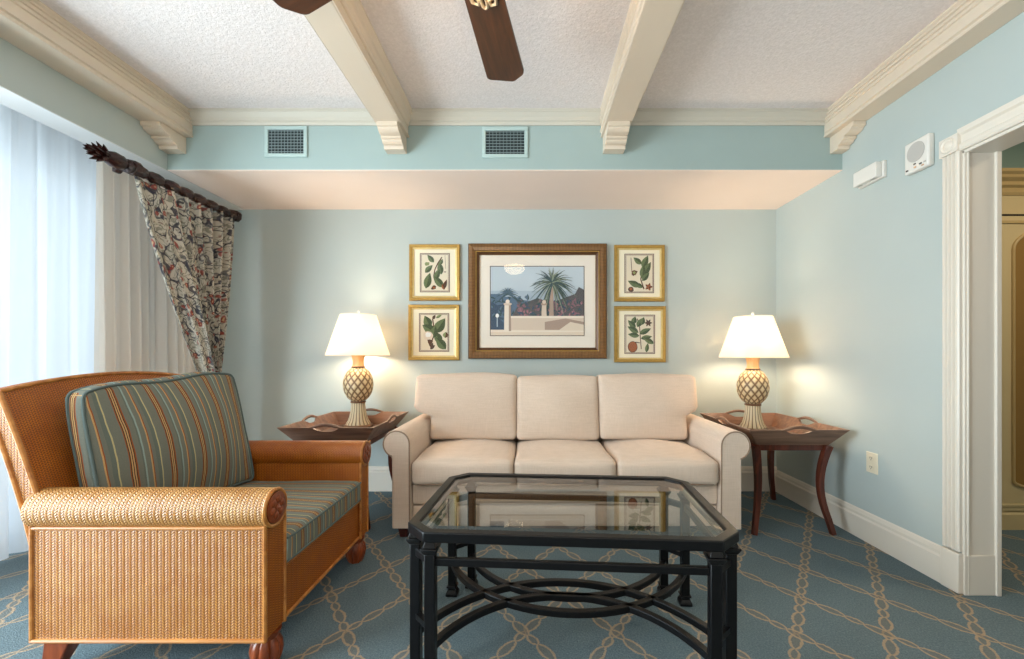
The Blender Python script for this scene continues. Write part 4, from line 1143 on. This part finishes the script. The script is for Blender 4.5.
for y in (Y0 + 0.075, Y1 - 0.075):
    pf = [(0.030, 0.0), (0.036, 0.008), (0.046, 0.035), (0.050, 0.060), (0.046, 0.085), (0.036, 0.100), (0.040, 0.108), (0.044, ZL), (0.0001, ZL)]
    m = MB(); m.lathe(pf, (-0.872, y, 0), 64, rf=lambda u, v, r: r * (1 - 0.16 * (1 - abs(math.sin(PI * u * 8))) ** 2 * (1 if 0.05 < v < 0.65 else 0)))
    m.build('foot', MT['chair_wood'], ac, angle=60)
for y, sy in ((Y0 + 0.05, -1), (Y1 - 0.05, 1)):
    m = MB().frustum((-1.545, y + sy * 0.010, 0), (0.020, 0.018), (-1.505, y, ZL), (0.042, 0.030)); m.build('leg', MT['chair_wood'], ac, bevel=0.004)
# seat cushion
m = MB().rbox((-1.46, Y0 + 0.120, 0.308), (XF + 0.010, Y1 - 0.100, 0.414), 0.022, (0.004, 0, 0.012), 18, lambda o, u: wr(o, 0.002, 12))
sc = m.build('seat_cushion', MT['stripe'], ac, angle=180)
m = MB()
for z in (0.324, 0.402):
    m.tube([(XF + 0.004, Y0 + 0.126, z), (XF + 0.010, Y0 + 0.16, z), (XF + 0.013, (Y0 + Y1) / 2, z), (XF + 0.010, Y1 - 0.14, z), (XF + 0.004, Y1 - 0.106, z)], 0.004, 8)
sub(m.build('piping', MT['stripe_welt'], ac), sc)
# loose back cushion leaning on the back
PY0, PY1, PZ0, PZ1 = 1.438, 2.05, 0.425, 0.905
def pf_(o, u):
    o = Vector(o)
    k = o.z - 0.43; w = (o.y - PY0) / (PY1 - PY0); ym = (PY0 + PY1) / 2
    cpin = 1 - 0.045 * (abs(u[1]) ** 4) * (abs(u[2]) ** 4)
    o.y = ym + (o.y - ym) * (cpin * (1 - 0.015 * u[2]))
    o.x += -0.030 + -0.215 * k + 0.105 * w - 0.010 * math.sin(5 * w) * k
    o.z += 0.004 + 0.042 * w * max(0, u[2]) + 0.006 * math.sin(10 * w) * max(0, u[2]) ** 3 - 0.014 * abs(u[1]) ** 4 * max(0, u[2])
    return o
m = MB().rbox((-1.478, PY0, PZ0), (-1.414, PY1, PZ1), 0.018, (0.066, 0.006, 0.012), 26, pf_)
bc = m.build('back_cushion', MT['stripe'], ac, angle=180)
m = MB()
for X_, uu in ((-1.419, 1), (-1.473, -1)):
    loop = []
    y0, y1, z0, z1, r = PY0 + 0.001, PY1 - 0.001, PZ0 + 0.001, PZ1 - 0.001, 0.02
    for (cy, cz, b0) in ((y1 - r, z1 - r, 0), (y0 + r, z1 - r, 90), (y0 + r, z0 + r, 180), (y1 - r, z0 + r, 270)):
        for q in range(6):
            a = R(b0 + 18 * q); loop.append((cy + r * math.cos(a), cz + r * math.sin(a)))
    fine = []
    for i in range(len(loop)):
        (a, b), (c, d) = loop[i], loop[(i + 1) % len(loop)]
        k = max(1, int(math.dist((a, b), (c, d)) / 0.03))
        fine += [(a + (c - a) * q / k, b + (d - b) * q / k) for q in range(k)]
    m.tube([pf_(Vector((X_, y, z)), (uu, (y - (PY0 + PY1) / 2) / ((PY1 - PY0) / 2), (z - (PZ0 + PZ1) / 2) / ((PZ1 - PZ0) / 2))) for y, z in fine], 0.0055, 8, True)
sub(m.build('piping', MT['stripe_welt'], ac), bc)

# ------------------------------------------------------------------ lights, world, camera
def area(name, loc, rot, sx, sy, power, col):
    l = bpy.data.lights.new(name, 'AREA'); l.shape = 'RECTANGLE'; l.size = sx; l.size_y = sy; l.energy = power; l.color = col
    o = bpy.data.objects.new(name, l); COL.objects.link(o); o.location = loc; o.rotation_euler = rot; return o
def point(name, loc, power, col, rad):
    l = bpy.data.lights.new(name, 'POINT'); l.energy = power; l.color = col; l.shadow_soft_size = rad
    o = bpy.data.objects.new(name, l); COL.objects.link(o); o.location = loc; return o
area('daylight', (XW - 0.25, 0.2, 1.15), (0, R(-90), 0), 2.1, 1.9, 270, (0.80, 0.90, 1.0))
area('daylight', (XW - 0.25, 2.15, 1.15), (0, R(-90), 0), 2.1, 1.9, 13, (0.86, 0.93, 1.0))
area('added_bounce_fill', (0.0, -1.3, 0.6), (R(180), 0, 0), 3.0, 1.0, 60, (1.0, 0.93, 0.88))  # added fill behind the camera, aimed up to bounce off the ceiling
area('added_hall_fill', (3.0, 1.4, 2.46), (0, 0, 0), 0.5, 0.5, 17, (1.0, 0.84, 0.62))  # added lamp brightening the hall and closet, no fixture there
WARM = (1.0, 0.78, 0.55)
point('lamp_light', (1.512, 2.85, zb + 0.59), 19, WARM, 0.07)
point('lamp_light', (-1.212, 2.965, zb + 0.605), 19, WARM, 0.07)
point('fan_light', (FC[0], FC[1] + 0.03, 2.105), 16, (1.0, 0.82, 0.64), 0.035)

w = bpy.data.worlds.new('World'); scene.world = w; w.use_nodes = True
w.node_tree.nodes['Background'].inputs[0].default_value = (0.75, 0.87, 1.0, 1); w.node_tree.nodes['Background'].inputs[1].default_value = 1.6

cam = bpy.data.cameras.new('Camera'); co = bpy.data.objects.new('Camera', cam); COL.objects.link(co)
co.location = (0, 0, 1.03); co.rotation_euler = (R(90), 0, 0)
cam.sensor_width = 36; cam.lens = 420 / 1024 * 36
cam.shift_x = -(530 - 512) / 1024; cam.shift_y = (355 - 329.5) / 1024
cam.clip_start = 0.02
scene.camera = co
scene.view_settings.view_transform = 'Standard'
scene.view_settings.look = 'None'
scene.view_settings.exposure = 0.0
